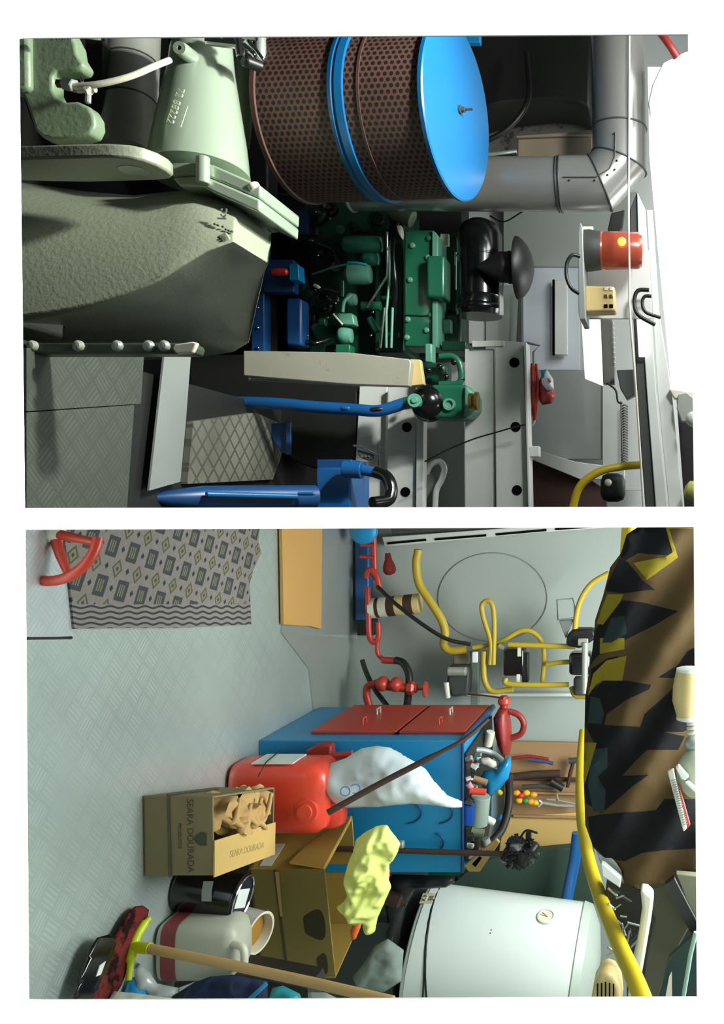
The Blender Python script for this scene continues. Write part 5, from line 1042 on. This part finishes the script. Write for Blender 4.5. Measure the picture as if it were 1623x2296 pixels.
items = [('cream_spray_can',(1100,1640),(1093,1672),.018,CREAM,'cream spray can lying along the cabinet edge','can'),('clear_bottle',(1078,1785),(1072,1848),.036,mat('pale_bottle_glass','aebfb4',.2,trans=.2),'pale bottle lying on the cabinet top','bottle'),
 ('red_tube',(1052,1773),(1090,1776),.012,REDB,'orange-red marker lying beside the blue basin','marker'),('blue_bottle',(1048,1800),(1047,1845),.026,mat('cobalt_plastic','1646a0',.3),'cobalt blue bottle on the cabinet top near the white bag','bottle'),
 ('green_tin',(1055,1862),(1085,1868),.014,mat('olive_tin','70785a',.4),'olive green tin at the near corner of the cabinet top','tin'),('white_tube',(1075,1700),(1072,1712),.010,PAPER,'white tube in front of the basin','tube'),
 ('brown_wood_block',(1060,1745),(1092,1755),.012,PLY,'brown wooden stick under the blue basin','stick'),('white_screw_tub',(1090,1835),(1108,1845),.014,PAPER,'small white tub at the back of the cabinet top','tub'),
 ('dark_socket',(1065,1872),(1066,1925),.016,BLACK,'black handle standing at the near corner of the cabinet top','handle'),('blue_stopper',(1118,1830),(1126,1838),.012,BLUEL,'small bright blue cap on the round tray','cap'),
 ('yellow_marker',(1115,1772),(1124,1780),.010,YEL,'small yellow cap by the basin','cap'),('pink_tin',(1048,1755),(1056,1768),.012,mat('pink_card','c7869a',.5),'small pink tin next to the orange marker','tin'),('silver_can',(1088,1880),(1096,1905),.016,STEEL,'silver can at the near end of the cabinet top','can')]
for n,a,b,r,m,lb,ct_ in items:
    dd = min(3.76,max(3.29,(EYE-.752-r)*F/(1500-min(a[0],b[0]))+.0)); o = icyl(n, (a[0],a[1],dd), (b[0],b[1],dd+.01), r, m, seg=20); tag(o, lb, ct_)
rg = random.Random(4)
cm = [CREAM,RED,BLACK,PAPER,GREY,DKGREY,STEEL,BLACK,TEAL,PAPER]
for k in range(46):
    t = rg.random(); x = 1046+rg.uniform(0,30)+t*5; y = 1690+t*235; rr = rg.uniform(.004,.009)
    o = box('small_hardware', G(x,y,.765), (rr*1.6,rr*2,rr*3.2), cm[k%10], rot=rg.random()*3, tilt=(rg.random()-.5,rg.random()-.5), bev=.001); tag(o, '%s scrap of loose hardware on the cabinet top, %s' % (['cream','red','black','white','grey','dark grey','steel','flat black','teal','paper-white'][k%10], ['near the red jug','beside the blue basin','in front of the pale bottle','by the broom handle'][min(3,int(t*4))]), 'hardware', 'loose hardware pieces on the cabinet top')
o = itube('round_dark_tray', [(1140,1735,3.5),(1142,1780,3.5),(1138,1820,3.48),(1125,1860,3.45),(1105,1885,3.42)], .016, mat('dark_tray_brown','2a2120',.5)); tag(o, 'dark curved tray rim at the back of the cabinet top', 'tray')
o = gpoly('dark_tool_tray', [(1042,1690),(1100,1605),(1102,1690),(1100,1740),(1098,1830),(1090,1890),(1062,1930),(1042,1930)], .748, .006, BLACKF); tag(o, 'black shallow tray full of small hardware on the cabinet', 'tray')
o = prism('slotted_wood_rail', [(1040,1940),(1112,1882),(1120,1890),(1075,1955),(1050,1955)], 3.3, .02, CARDL); tag(o, 'pale slotted wooden rail at the cabinet corner', 'rail'); rs_=prism('slot', [(1058,1938),(1075,1920),(1080,1924),(1066,1944)], 3.297, .005, HOLE, o, bev=0)
bm_ = thing('upturned_broom', 'upturned broom with black bristles and a brown handle', 'broom', (1.17,3.2,0))
itube('handle', [(640,1900,3.22),(895,1907,3.22),(1135,1915,3.22)], .010, BRWN, bm_, sm=False); icyl('ferrule', (888,1893,3.2), (905,1893,3.2), .014, GREY, bm_)
ball('bristles', P(1165,1912,3.24), (.05,.05,.06), BLACK, bm_, lump=.6, seg=30); rg=random.Random(9)
for k in range(60):
    t=rg.random()*6.28; u=rg.random()*2-1; dv=Vector((math.cos(t),math.sin(t),u)).normalized(); c=P(1165,1912,3.24); tube('bristle_tuft', [c+dv*.03, c+dv*.068], .003, BLACK, bm_, seg=5, sm=False)
itube('hanging_loop', [(1165,1880,3.24),(1180,1862,3.24),(1205,1868,3.24)], .004, BLACK, bm_); rect('black_grip', 1178,1867,1190,1900,3.24,.02,BLACK,bm_)
# tub of tools, boards, corner
tb_ = thing('white_tool_tub', 'white plastic tub edge filled with small steel tools', 'tub', P(1430,2100,2.6))
prism('rim', [(1435,1996),(1452,2000),(1466,2012),(1460,2060),(1445,2150),(1432,2225),(1425,2260),(1405,2260),(1412,2190),(1430,2110),(1440,2040)], 2.5, .06, CREAM, tb_, bev=.01, seg=3)
prism('front_rim', [(1347,1936),(1356,1940),(1393,1972),(1390,1992),(1380,1985),(1350,1965)], 2.62, .03, PAPER, tb_)
prism('tub_wall', [(1335,1905),(1365,1915),(1400,1960),(1410,1985),(1390,1975),(1345,1935)], 2.66, .03, GREY, tb_)
o = prism('dark_tub_contents', [(1360,1975),(1440,1985),(1442,2060),(1425,2180),(1408,2210),(1385,2110),(1355,2020)], 2.72, .08, BLACKF); tag(o, 'dark inside of the white tub', 'tray')
for k in range(28):
    x = 1368+rg.random()*55; y = 1990+rg.random()*150+ (x-1368)*.5; L_ = rg.uniform(.02,.05); c = P(x,y,2.67); dv = Vector((rg.uniform(-1,1),rg.uniform(-.2,.2),rg.uniform(-1,1))).normalized()
    o = tube('small_steel_tool', [c-dv*L_*.5, c+dv*L_*.5], rg.uniform(.002,.004), [STEEL,DKGREY,STEEL,GREY][k%4], seg=6, sm=False); tag(o, '%s small tool in the white tub, %s' % (['steel','dark grey','polished steel','pale grey'][k%4], 'nearer the camouflage cloth' if y<2065 else 'nearer the thick yellow hose'), 'tool', 'small steel tools in the white tub')
o = prism('khaki_board', [(1440,2000),(1500,1985),(1545,2080),(1500,2160),(1480,2250),(1440,2255),(1450,2150),(1468,2060)], 2.62, .03, mat('khaki_board','4b4b3a',.7)); tag(o, 'khaki panel below the camouflage cloth', 'panel')
o = prism('khaki_board', [(1515,1960),(1575,1965),(1575,2070),(1555,2060)], 2.58, .03, mat('khaki_board_light','6a6a55',.7)); tag(o, 'paler khaki panel at the corner beside the cloth', 'panel')
o = prism('black_beam', [(1490,1985),(1512,1968),(1560,2060),(1575,2100),(1552,2100)], 2.56, .03, BLACK); tag(o, 'black diagonal beam between the two khaki panels', 'beam')
o = itube('pale_green_tube', [(1560,2090,2.4),(1548,2140,2.4),(1538,2200,2.4),(1528,2260,2.4)], .006, mat('pale_green_paint','8fb0a4',.4), sm=False); tag(o, 'thin pale green tube at the bottom right corner', 'tube')
o = prism('dark_teal_panel', [(1500,2150),(1575,2080),(1575,2260),(1470,2260)], 2.5, .03, mat('dark_teal','16302f',.5)); tag(o, 'dark teal panel behind the pale green tube', 'panel')
o = prism('torn_white_paper', [(1500,2190),(1506,2178),(1507,2260),(1500,2260),(1492,2235)], 2.46, .002, CREAM, bev=0); tag(o, 'narrow torn piece of pale paper on the dark teal panel', 'paper')
o = prism('black_backdrop_cover', [(1440,1180),(1600,1180),(1600,2260),(1405,2260),(1405,1990),(1345,1850),(1340,1500)], 2.95, .03, BLACKF, bev=0); tag(o, 'black backdrop sheet hanging behind the camouflage cloth', 'tarpaulin')  # black sheet closing off the view behind the cloth
